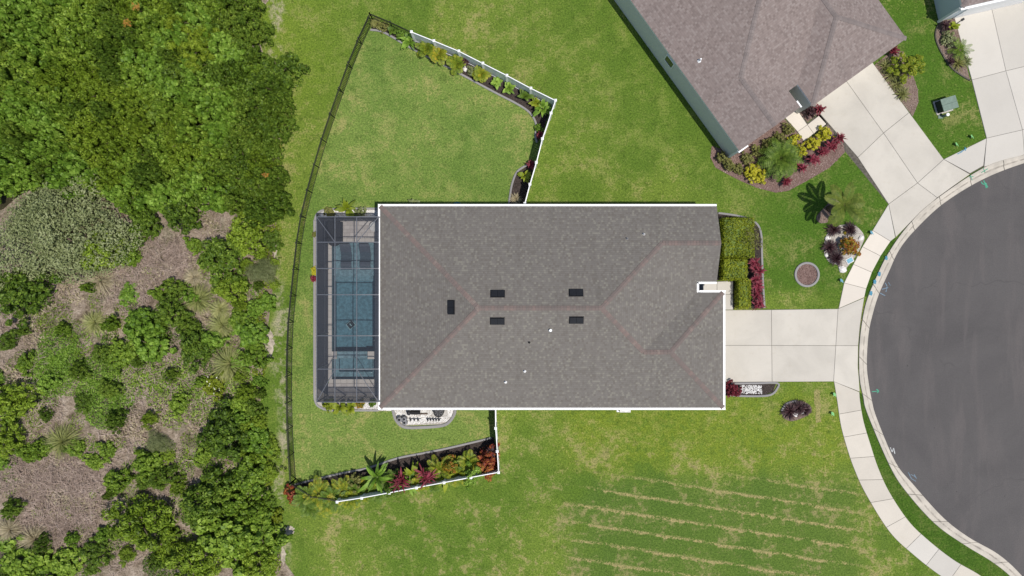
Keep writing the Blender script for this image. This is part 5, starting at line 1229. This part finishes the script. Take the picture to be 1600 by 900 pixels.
PLANTS = [
 # upper bed, from the black corner to the white corner
 ('broad:varieg', 588, 36, 9, 'pale striped plant in the corner between the black fences', 0.8), ('shrub:varieg', 600, 40, 8, 'sparse olive shrub second from the black fence corner', 0.7),
 ('broad:palm', 612, 47, 9, 'green leafy plant under the black fence, left of the first white post', 0.9), ('shrub:fresh', 624, 53, 9, 'green shrub between black fence and first white post', 0.9),
 ('broad:fresh', 639, 62, 14, 'bushy green plant below the first white fence post', 1.1), ('areca', 667, 75, 17, 'golden orange palm in the upper bed by the white fence', 1.3),
 ('areca', 686, 84, 15, 'yellow green palm just right of the golden one in the upper bed', 1.3), ('areca', 714, 98, 15, 'golden green palm under the third white fence post', 1.3),
 ('ti:purple', 727, 97, 7, 'small dark purple plant behind the golden palm of the upper bed', 0.9), ('shrub:silver', 737, 110, 8, 'grey green shrub in the middle of the upper bed', 0.7),
 ('areca', 752, 114, 13, 'yellow green palm under the fourth white fence post', 1.2), ('broad:fresh', 776, 127, 9, 'green plant left of the fifth white fence post', 0.9),
 ('broad:fresh', 794, 137, 11, 'low green plant under the fifth white fence post', 0.8), ('broad:palm', 820, 150, 13, 'leafy green plant left of the white fence corner', 1.0),
 ('broad:lime', 838, 160, 10, 'lime leaved plant near the white fence corner', 1.0), ('broad:fresh', 848, 168, 16, 'largest green plant in the white fence corner', 1.2),
 ('shrub:fresh', 842, 200, 7, 'small green shrub below the white fence corner', 0.7), ('ti:red', 844, 213, 7, 'small red cordyline at the lower end of the upper bed', 0.7),
 ('ti:red', 829, 259, 8, 'small red cordyline at the top of the short side bed', 0.7), ('broad:lime', 820, 274, 10, 'lime green plant in the short side bed', 0.8), ('strap:tan', 806, 310, 9, 'pale tan plant at the house end of the short side bed', 0.5),
 # lower bed, from left to right
 ('croton:croton_red', 458, 772, 11, 'rusty orange croton outside the lower left fence corner', 1.0), ('areca:palm', 475, 776, 17, 'green palm at the far left of the lower bed', 1.8),
 ('areca', 496, 770, 19, 'golden palm second from the left in the lower bed', 1.9), ('areca:palm', 516, 776, 17, 'green palm third from the left in the lower bed', 1.7),
 ('areca', 536, 766, 19, 'golden palm behind the end of the lower white fence', 1.8), ('shrub:varieg', 556, 752, 9, 'pale yellow shrub above the golden palms of the lower bed', 1.3),
 ('areca:palm', 552, 768, 15, 'green palm at the end post of the lower white fence', 1.6), ('broad:fresh', 586, 746, 20, 'big leafed bright green plant in the lower bed', 2.2),
 ('areca', 574, 765, 15, 'yellow orange palm in front of the big leafed plant', 1.3), ('areca:palm', 606, 752, 18, 'green palm right of the big leafed plant', 1.9),
 ('ti:red', 629, 745, 13, 'crimson cordyline left in the lower bed', 1.6), ('broad:lime', 645, 742, 14, 'lime green plant between the two crimson cordylines', 1.4),
 ('ti:red', 668, 736, 13, 'crimson cordyline right in the lower bed', 1.6), ('areca', 686, 734, 18, 'yellow green palm right of the crimson cordylines', 1.8),
 ('croton', 703, 724, 11, 'orange croton in the middle right of the lower bed', 1.4), ('shrub:dark', 716, 724, 9, 'dark green shrub beside the orange croton', 1.2),
 ('areca', 732, 722, 15, 'golden palm left of the large red croton', 1.5), 
 ('croton:croton_red', 763, 716, 14, 'large red and yellow croton, upper half of the fence corner clump', 1.7), ('croton:croton_red', 761, 730, 12, 'large red croton in the lower white fence corner', 1.6), ('ti:purple', 770, 701, 7, 'dark purple cordyline above the corner crotons', 1.3),
 ('areca', 657, 750, 14, 'yellow palm touching the lower white fence', 1.7),
 ('areca:palm', 590, 764, 15, 'green palm touching the fence below the big leafed plant', 1.6), ('shrub:palm', 618, 758, 14, 'green shrub against the lower white fence left of the first crimson cordyline', 1.6), ('broad:fresh', 637, 755, 13, 'green leafy plant against the lower white fence below the lime plant', 1.6),
 ('areca:palm', 676, 748, 15, 'green palm against the lower white fence below the right crimson cordyline', 1.6), ('broad:lime', 697, 744, 14, 'lime plant against the lower white fence below the orange croton', 1.6), ('areca', 716, 741, 14, 'golden palm against the lower white fence near its right end', 1.6), ('shrub:fresh', 740, 736, 14, 'green shrub against the lower white fence beside the red croton', 1.6), ('areca', 548, 776, 14, 'golden palm against the left end of the lower white fence', 1.6), ('areca:palm', 484, 786, 16, 'green palm outside the lower left corner of the yard', 1.2), ('areca', 508, 786, 16, 'yellow palm spilling out left of the lower white fence', 1.3),
 # round the pool enclosure
 ('broad:lime', 541, 325, 17, 'large bright green plant above the pool enclosure', 1.5), ('shrub:varieg', 514, 332, 9, 'pale mottled shrub at the top left corner of the pool enclosure', 0.7), ('shrub:silver', 562, 331, 10, 'grey green shrub right of the bright plant above the pool enclosure', 0.8),
 ('shrub:lime', 512, 633, 10, 'yellow lime shrub at the lower left corner of the pool enclosure', 0.8), ('broad:lime', 530, 636, 14, 'lime green leafy plant below the pool enclosure', 0.9), ('broad:lime', 547, 637, 12, 'lime green leafy plant, right one below the pool enclosure', 0.9),
 ('croton:croton', 562, 632, 7, 'small dark croton in the white pebbles below the pool enclosure', 0.6), ('shrub:dark', 582, 630, 6, 'small dark shrub in the white pebbles at the house corner', 0.5), ('ti:red', 491, 437, 6, 'small red plant left of the pool enclosure', 0.5), ('shrub:yellow', 491, 424, 6, 'small yellow plant left of the pool enclosure', 0.5), ('shrub:varieg', 491, 366, 4, 'tiny pale plant by the upper left wall of the pool enclosure', 0.4), ('broad:silver', 648, 319, 9, 'pale grey green plant at the eave above the roof', 0.8),
 # front beds of the main house
 ('loose:varieg', 1174, 372, 24, 'loose grey green bush over the golden hedge by the front wall', 1.9), ('croton:red', 1145, 609, 14, 'dark red bush by the garage corner', 1.1),
 ('grass', 1306, 358, 12, 'dark purple grass at the top left of the gravel island', 0.8), ('grass', 1331, 357, 11, 'dark purple grass at the top right of the gravel island', 0.8), ('grass', 1299, 386, 12, 'dark purple grass at the left of the gravel island', 0.8), ('grass', 1310, 403, 12, 'dark purple grass at the bottom of the gravel island', 0.8),
 ('croton', 1329, 383, 18, 'round green, yellow and red croton on the gravel island', 1.1), ('grass', 1236, 643, 13, 'dark purple grass, left one of the small island below the drive', 0.7), ('grass', 1250, 638, 12, 'dark purple grass, middle one of the small island below the drive', 0.7), ('grass', 1260, 641, 9, 'dark purple grass, right one of the small island below the drive', 0.6),
 # turned neighbour's front bed
 ('shrub:varieg', 1129, 246, 10, 'yellowish clipped shrub left of the white house corner', 0.8), ('shrub:varieg', 1140, 257, 10, 'yellowish clipped shrub just below the white house corner', 0.8), ('shrub:varieg', 1154, 263, 9, 'olive shrub right of the white house corner', 0.7), ('shrub:varieg', 1168, 247, 10, 'olive shrub first along the sage house front', 0.7), ('shrub:varieg', 1184, 236, 10, 'olive shrub second along the sage house front', 0.7), ('shrub:varieg', 1200, 225, 10, 'olive shrub third along the sage house front', 0.7), ('shrub:varieg', 1217, 214, 10, 'olive shrub fourth along the sage house front', 0.7), ('shrub:varieg', 1233, 201, 10, 'yellow olive shrub beside the stepping walk', 0.7),
 ('shrub:yellow', 1176, 268, 14, 'bright yellow shrub left of the round palm, upper one', 0.9), ('shrub:yellow', 1188, 275, 13, 'bright yellow shrub left of the round palm, lower one', 0.9), ('fan', 1222, 246, 36, 'round bushy green palm in the bed of the sage house', 1.7), ('shrub:yellow', 1241, 218, 10, 'yellow shrub right above the round palm', 0.8), ('shrub:yellow', 1253, 234, 11, 'yellow shrub right of the round palm', 0.8),
 ('shrub:yellow', 1272, 223, 13, 'yellow shrub below the stepping walk', 0.9), ('shrub:yellow', 1290, 208, 13, 'yellow shrub between stepping walk and driveway', 0.9), ('ti:red', 1310, 218, 12, 'bright crimson cordyline at the driveway edge', 0.9), ('ti:red', 1298, 228, 10, 'crimson cordyline second from the driveway', 0.8), ('ti:red', 1285, 236, 10, 'crimson cordyline third from the driveway', 0.8), ('ti:red', 1270, 249, 11, 'crimson cordyline right of the round palm', 0.8), ('ti:red', 1252, 262, 9, 'small crimson cordyline at the lower right of the round palm', 0.6), ('ti:red', 1226, 283, 9, 'crimson cordyline below the round palm', 0.7), ('ti:purple', 1263, 249, 8, 'dark purple cordyline beside the crimson ones', 0.7), ('ti:red', 1279, 173, 11, 'crimson cordyline by the sage house door recess', 0.9), ('ti:purple', 1266, 177, 9, 'dark purple cordyline by the sage house door recess', 0.7),
 # right of the neighbour's drive
 ('ti:red', 1394, 82, 11, 'dark red cordyline at the right roof corner of the sage house', 0.9), ('shrub:lime', 1420, 102, 26, 'large lime green bush right of the taupe roof', 1.4), ('strap', 1386, 102, 12, 'striped strap leaf plant nearest the garage', 0.6), ('strap', 1396, 116, 12, 'striped strap leaf plant second from the garage', 0.6), ('strap', 1404, 131, 12, 'striped strap leaf plant third from the garage', 0.6), ('strap', 1412, 146, 12, 'striped strap leaf plant farthest from the garage', 0.6),
 ('ti:purple', 1477, 41, 10, 'dark purple plant by the blue grey house corner', 0.7), ('broad:lime', 1489, 41, 9, 'lime green plant by the blue grey house corner', 0.6), ('shrub:silver', 1484, 60, 14, 'sparse grey bush in the far right bed', 0.6), ('cycad', 1502, 77, 17, 'dark green cycad at the edge of the right hand driveway', 0.9), ('strap:varieg', 1498, 98, 12, 'wispy bush below the cycad', 0.5), ('ti:purple', 1485, 97, 6, 'tiny purple plant below the cycad', 0.4), ('strap:silver', 1512, 95, 8, 'thin grey plant leaning over the right hand driveway', 0.5),
]
for it in PLANTS: plant(it[0], it[1], it[2], it[3], it[4], it[5] if len(it) > 5 else None)

def hedge(px0, py0, px1, py1, h, mat, label, n, group, size=0.10):
    x0, y0, _ = G(px0, py0, h*0.8); x1, y1, _ = G(px1, py1, h*0.8); w, d = abs(x1-x0), abs(y1-y0)
    o = empty('hedge', ((x0+x1)/2, (y0+y1)/2, 0.012)); tag(o, label, 'hedge', group)
    V, F = box_leaves(w, d, h, n, size); mesh_np('foliage', V, F, L[mat], o)
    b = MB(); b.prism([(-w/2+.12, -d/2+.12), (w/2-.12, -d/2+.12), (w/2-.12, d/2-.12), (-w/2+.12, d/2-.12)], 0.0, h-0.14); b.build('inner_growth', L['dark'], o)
hedge(1129, 341, 1177, 402, 1.1, 'hedge', 'broad golden green hedge block by the front wall under the grey bush', 4200, 'golden hedges by the entry')
hedge(1129, 405, 1166, 437, 1.0, 'hedge', 'golden green hedge block just above the entry walk', 2200, 'golden hedges by the entry')
hedge(1153, 437.5, 1171.5, 481, 1.0, 'hedge', 'narrow golden green hedge between entry walk and crimson row', 1800, 'golden hedges by the entry')
for i in range(6):
    plant('ti:red', 1180.5+i*0.6, 411+i*12.6, 12, ['crimson cordyline at the top of the row beside the golden hedge', 'second crimson cordyline from the top of the row by the golden hedge', 'third crimson cordyline from the top of the row by the golden hedge', 'third crimson cordyline from the drive in the row by the golden hedge', 'second crimson cordyline from the drive in the row by the golden hedge', 'crimson cordyline nearest the drive in the row by the golden hedge'][i], 0.9, 'crimson cordylines by the golden hedge')

def date_palm():
    bx, by, _ = G(1295, 326); r = empty('palm_tree', (bx, by, 0)); tag(r, 'young palm with long arching fronds casting a shadow on the front lawn', 'palm tree')
    b = MB(); b.tube([(0, 0, 0), (0.02, 0, 0.8), (0.03, 0.02, 1.7), (0.02, 0.02, 2.3)], [0.22, 0.17, 0.14, 0.12], 10); b.build('trunk', M['bark'], r, True)
    V, F = fronds(10, 1.65, 1.15, 0.2, 1.1, 26, 0.36, 0.070, 2.3, 0.35); mesh_np('crown', V, F, L['olivepalm'], r)
date_palm()

# ------------------------------------------------------------------ small things
def rocks():
    me = None
    for k, (x, y, s, lab) in enumerate(((1293, 372, 0.20, 'white rock at the left edge of the gravel island'), (1291, 398, 0.16, 'white rock at the lower left of the gravel island'), (1316, 421, 0.28, 'white rock at the bottom tip of the gravel island'), (1345, 372, 0.2, 'white rock on the gravel island next to the sidewalk'), (1242, 646, 0.22, 'white rock left in the small island of purple grass'), (1254, 643, 0.20, 'white rock right in the small island of purple grass'), (727, 108, 0.20, 'white rock in the upper bed by the white fence'), (744, 113, 0.15, 'smaller white rock in the upper bed by the white fence'))):
        if me is None:
            b = MB(); b.lathe((0, 0, 0), [(0.9, 0.0), (1.0, 0.25), (0.85, 0.6), (0.45, 0.85), (0.1, 0.9)], 9)
            b.v = [(v[0]*(1+0.18*math.sin(i*2.3)), v[1]*(1+0.18*math.cos(i*1.7)), v[2]) for i, v in enumerate(b.v)]; o = b.build('rock', M['rock'], None); me = o.data
        else: o = link(bpy.data.objects.new('rock', me))
        p = G(x, y); o.location = (p[0], p[1], 0.01); o.scale = (s, s*0.8, s*0.8); o.rotation_euler = (0, 0, k*1.3); tag(o, lab, 'rock', 'white garden rocks')
rocks()

def utility():
    x, y, _ = G(1473, 166); a = math.radians(17); r = empty('utility_box', (x, y, 0), a); tag(r, 'green metal utility box on the grass between the two driveways', 'utility box')
    b = MB(); b.box((0, 0, 0.37), (0.98, 0.78, 0.74)); b.build('cabinet', M['util_shaded'], r)
    for sg in (-1, 1):
        b = MB(); b.prism([(-0.52, -0.42 if sg < 0 else 0.006), (0.52, -0.42 if sg < 0 else 0.006), (0.52, -0.006 if sg < 0 else 0.42), (-0.52, -0.006 if sg < 0 else 0.42)], 0.742, 0.80); b.build('lid', M['util_green'], r)
    b = MB(); b.box((0, 0, 0.03), (1.15, 0.95, 0.05)); b.build('pad', M['pad'], r)
    x, y, _ = G(1473, 182); r = empty('utility_pedestal', (x, y, 0)); tag(r, 'small green pedestal with a pale cap below the green utility box', 'pedestal')
    b = MB(); b.lathe((0, 0, 0), [(0.10, 0), (0.10, 0.55)], 10); b.build('post', M['util_green'], r)
    b = MB(); b.lathe((0, 0, 0.55), [(0.115, 0), (0.115, 0.06), (0.05, 0.10)], 10); b.build('cap', M['white'], r)
    b = MB(); b.box((-0.18, -0.03, 0.03), (0.30, 0.24, 0.06)); b.build('base_plate', M['util_green'], r)
    # shut-off lids in the gravel island
    for (px, py, lab) in ((1327, 407, 'pale blue meter lid in the gravel island'), (1315, 419, 'small blue valve lid at the bottom of the gravel island')):
        x, y, _ = G(px, py); r = empty('meter_lid', (x, y, 0.015)); tag(r, lab, 'meter lid'); s = 0.5 if px > 1320 else 0.28
        b = MB(); b.box((0, 0, 0.03), (s, s*0.75, 0.06), 0.5); b.build('frame', M['rock'], r); b = MB(); b.box((0, 0, 0.07), (s*0.8, s*0.55, 0.02), 0.5); b.build('lid', M['flag_blue'], r)
utility()

def equipment():
    # condenser at the lower eave, pool heater, pump, filter and pipes on the white stones
    def unit_(px, py, lab, name, w, d, h, fanr, top, pad, z=0.06):
        x, y, _ = G(px, py, h); r = empty(name, (x, y, 0.02)); tag(r, lab, name.replace('_', ' '))
        b = MB(); b.box((0, 0, 0.03), (pad[0], pad[1], 0.07)); b.build('pad', M['pad'] if top == 'black' else M['white'], r)
        b = MB()
        if top == 'black': b.lathe((0, 0, 0.065), [(w/2*0.96, 0), (w/2, 0.05), (w/2, h-0.12), (w/2*0.9, h-0.08), (fanr, h-0.07)], 20)
        else: b.box((0, 0, h/2+0.03), (w, d, h-0.1))
        b.build('cabinet', M['black'] if top == 'black' else M['pale'], r)
        b = MB(); zt = h-0.01 if top == 'black' else h
        for k in range(8): a = k*math.pi/8; b.bar((math.cos(a)*fanr, math.sin(a)*fanr, zt+0.012*(k % 2)), (-math.cos(a)*fanr, -math.sin(a)*fanr, zt+0.012*(k % 2)), 0.012, 0.010)
        b.build('grille', M['grey'] if top == 'black' else M['metal'], r)
        b = MB(); b.lathe((0, 0, zt-0.03), [(fanr*0.3, 0), (fanr*0.3, 0.06)], 10); b.build('fan_hub', M['black'], r)
    unit_(685, 644, 'round black pool heater on a grey pad below the eave', 'pool_heater', 0.70, 0.70, 0.9, 0.27, 'black', (1.05, 0.95))
    unit_(977, 636, 'air conditioning unit on a white pad below the lower eave', 'air_conditioner', 0.72, 0.72, 0.85, 0.28, 'pale', (0.92, 0.92))
    x, y, _ = G(646, 645, 0.3); r = empty('pool_pump', (x, y, 0.03)); tag(r, 'black pool pump on the white stones below the eave', 'pool pump')
    b = MB(); b.tube([(-0.15, 0, 0.24), (0.45, 0, 0.24)], 0.13, 12); b.build('motor', M['black'], r); b = MB(); b.lathe((-0.3, 0, 0.06), [(0.13, 0), (0.15, 0.1), (0.15, 0.36), (0.08, 0.40)], 12); b.build('strainer', M['black'], r); b = MB(); b.box((0.05, 0, 0.05), (0.8, 0.3, 0.08)); b.build('base', M['grey'], r)
    b = MB(); b.box((0.7, -0.10, 0.12), (0.5, 0.07, 0.10)); b.build('union', M['bark'], r)
    for (px, py, s, lab) in ((624, 656, 0.22, 'low dark canister left on the white stones'), (631.5, 655, 0.20, 'dark canister second from the left on the white stones'), (632, 660.5, 0.21, 'dark canister nearest the edging on the white stones')):
        x, y, _ = G(px, py, 0.5); r = empty('filter_canister', (x, y, 0.03)); tag(r, lab, 'filter', 'canisters by the pool pump')
        b = MB(); b.lathe((0, 0, 0), [(s*0.8, 0), (s*0.85, 0.05), (s*0.85, 0.45), (s*0.6, 0.52)], 12); b.build('tank', M['grey'], r); b = MB(); b.lathe((0, 0, 0.5), [(s*0.4, 0), (s*0.4, 0.07), (s*0.2, 0.1)], 10); b.build('cap', M['black'], r)
    for (px, w, nv, lab) in ((648.5, 0.75, 3, 'left row of white pool pipes with black valves'), (678, 0.95, 5, 'right row of white pool pipes with black valves')):
        x, y, _ = G(px, 656, 0.3); r = empty('pipe_manifold', (x, y, 0.03)); tag(r, lab, 'pipes', 'pool pipe rows')
        b = MB(); b.tube([(-w/2, 0, 0.22), (w/2, 0, 0.22)], 0.035, 8); b.tube([(-w/2, 0, 0.0), (-w/2, 0, 0.22)], 0.035, 8); b.tube([(w/2, 0, 0.0), (w/2, 0, 0.22)], 0.035, 8); b.build('pipe', M['white'], r)
        for k in range(nv):
            q = -w/2+w*(k+0.3)/nv; b = MB(); b.lathe((q, 0, 0.18), [(0.06, 0), (0.07, 0.04), (0.07, 0.11), (0.03, 0.13)], 8); b.bar((q-0.02, -0.12, 0.32), (q+0.04, 0.10, 0.32), 0.035, 0.02); b.build('valve', M['black'], r)
    x, y, _ = G(714, 320); r = empty('garden_hose', (x, y, 0.01)); tag(r, 'coiled blue garden hose on the grass at the upper eave', 'hose')
    b = MB(); b.tube([((0.30-0.004*k)*math.cos(k*0.5), (0.20-0.003*k)*math.sin(k*0.5), 0.02+0.0012*k) for k in range(52)], 0.014, 5); b.build('coil', M['hose'], r)
    b = MB(); b.tube([(0.30, 0, 0.02), (0.45, -0.1, 0.02), (0.5, -0.3, 0.02)], [0.014, 0.014, 0.02], 6); b.build('nozzle', M['black'], r)
    x, y, _ = G(1501, 33, 0.3); r = empty('landscape_tool', (x, y, 0.05), math.radians(34)); tag(r, 'short dark garden tool lying on the right hand driveway', 'tool')
    b = MB(); b.bar((-0.3, 0, 0.03), (0.25, 0, 0.03), 0.05); b.build('handle', M['black'], r); b = MB(); b.box((0.34, 0, 0.04), (0.2, 0.14, 0.05)); b.build('head', M['black'], r)
equipment()

def marks():
    """utility locating paint: thin strokes sprayed on road, kerb and grass, plus little flags"""
    def stroke(name, strokes, mat, z, w, label):
        b = MB(); zz = z
        for s in strokes:
            p = GP(spline(s, 4) if len(s) > 2 else s)
            for i in range(len(p)-1):
                a, c = Vector(p[i]), Vector(p[i+1]); d = (c-a).normalized(); n = Vector((-d.y, d.x))*w/2*R.uniform(0.7, 1.3); zz += 0.00012
                b.poly([(*(a-n), zz), (*(c-n), zz), (*(c+n), zz), (*(a+n), zz)])
        o = b.build(name, mat); tag(o, label, 'paint mark')
    stroke('paint_mark', [[(1533, 284), (1536, 288), (1540, 286)], [(1537, 282), (1541, 294)], [(1540, 286), (1543, 293)]], M['spray_green'], 0.012, 0.07, 'green sprayed arrow on the asphalt by the upper kerb')
    stroke('paint_mark', [[(1515, 274), (1518, 282)], [(1513, 277), (1520, 276)]], M['spray_green'], 0.10, 0.05, 'green sprayed cross on the upper kerb left of the green arrow')
    stroke('paint_mark', [[(1532, 270), (1542, 264)], [(1535, 263), (1538, 270)]], M['spray_green'], 0.10, 0.05, 'green sprayed cross on the upper kerb above the green arrow')
    stroke('paint_mark', [[(1362, 612), (1373, 611)], [(1369, 608), (1373, 611), (1370, 614)]], M['spray_green'], 0.012, 0.06, 'small green sprayed arrow on the asphalt below the drive')
    stroke('paint_mark', [[(1495, 241), (1503, 237)], [(1500, 238), (1510, 232)], [(1507, 230), (1508, 236)]], M['spray_blue'], 0.054, 0.05, 'blue sprayed dashes on the sidewalk between the upper driveways')
    stroke('paint_mark', [[(1380, 693), (1386, 703), (1389, 712)], [(1391, 699), (1394, 706), (1396, 700), (1398, 709)]], M['spray_white'], 0.012, 0.05, 'white sprayed zigzag on the asphalt by the lower kerb')
    stroke('paint_mark', [[(1419, 738), (1424, 748)], [(1423, 741), (1430, 745)], [(1424, 748), (1431, 752)], [(1428, 741), (1432, 748)]], M['spray_faint'], 0.012, 0.04, 'faint sprayed scribble on the asphalt by the lower kerb')
    stroke('paint_mark', [[(1383, 442), (1386, 448), (1384, 456)], [(1378, 452), (1388, 449)], [(1375, 458), (1383, 462)], [(1388, 441), (1391, 446)]], M['spray_faint'], 0.012, 0.05, 'faint blue scribble on the asphalt by the middle kerb')
    for k, (x, y, lab) in enumerate(((1384, 403, 'blue sprayed dot on the kerb, topmost of four'), (1373, 428, 'blue sprayed dot on the kerb, second of four'), (1366, 440, 'blue sprayed dot on the kerb, third of four'), (1360, 458, 'blue sprayed dot on the kerb, lowest of four'))):
        stroke('paint_mark', [[(x-2, y-2), (x+2, y+1)], [(x-2.5, y+1.5), (x+1.5, y+3)], [(x+1, y-3), (x-1, y+3)]], M['spray_blue'], 0.101, 0.09, lab)
    def flag(px, py, mat, lab):
        x, y, _ = G(px, py, 0.2); r = empty('marker_flag', (x, y, 0)); tag(r, lab, 'marker flag', 'utility marker flags')
        b = MB(); b.tube([(0, 0, 0), (0.03, 0, 0.38)], 0.004, 5); b.build('wire', M['metal'], r)
        b = MB(); n = 5
        for i in range(n):
            q0, q1 = i/n, (i+1)/n; b.poly([(0.03+0.26*q0, 0.05*math.sin(q0*5), 0.38-0.16*q0), (0.03+0.26*q1, 0.05*math.sin(q1*5), 0.38-0.16*q1), (0.06+0.26*q1, 0.20+0.05*math.sin(q1*5), 0.24-0.16*q1), (0.06+0.26*q0, 0.20+0.05*math.sin(q0*5), 0.24-0.16*q0)])
        b.build('banner', mat, r)
    for px, py, m_, lab in ((1297, 649, 'flag_green', 'lower green marker flag on the lawn beside the sidewalk'), (1300, 619, 'flag_green', 'upper green marker flag on the lawn beside the sidewalk'), (1311, 441, 'flag_blue', 'pale blue marker flag on the grass beside the bright sidewalk'), (1358, 366, 'flag_blue', 'blue marker flag on the grass at the top of the bright sidewalk'), (1515, 216, 'flag_green', 'green marker flag on the grass between the upper driveways, right one'), (1491, 228, 'flag_green', 'green marker flag on the grass between the upper driveways, left one')): flag(px, py, M[m_], lab)
marks()
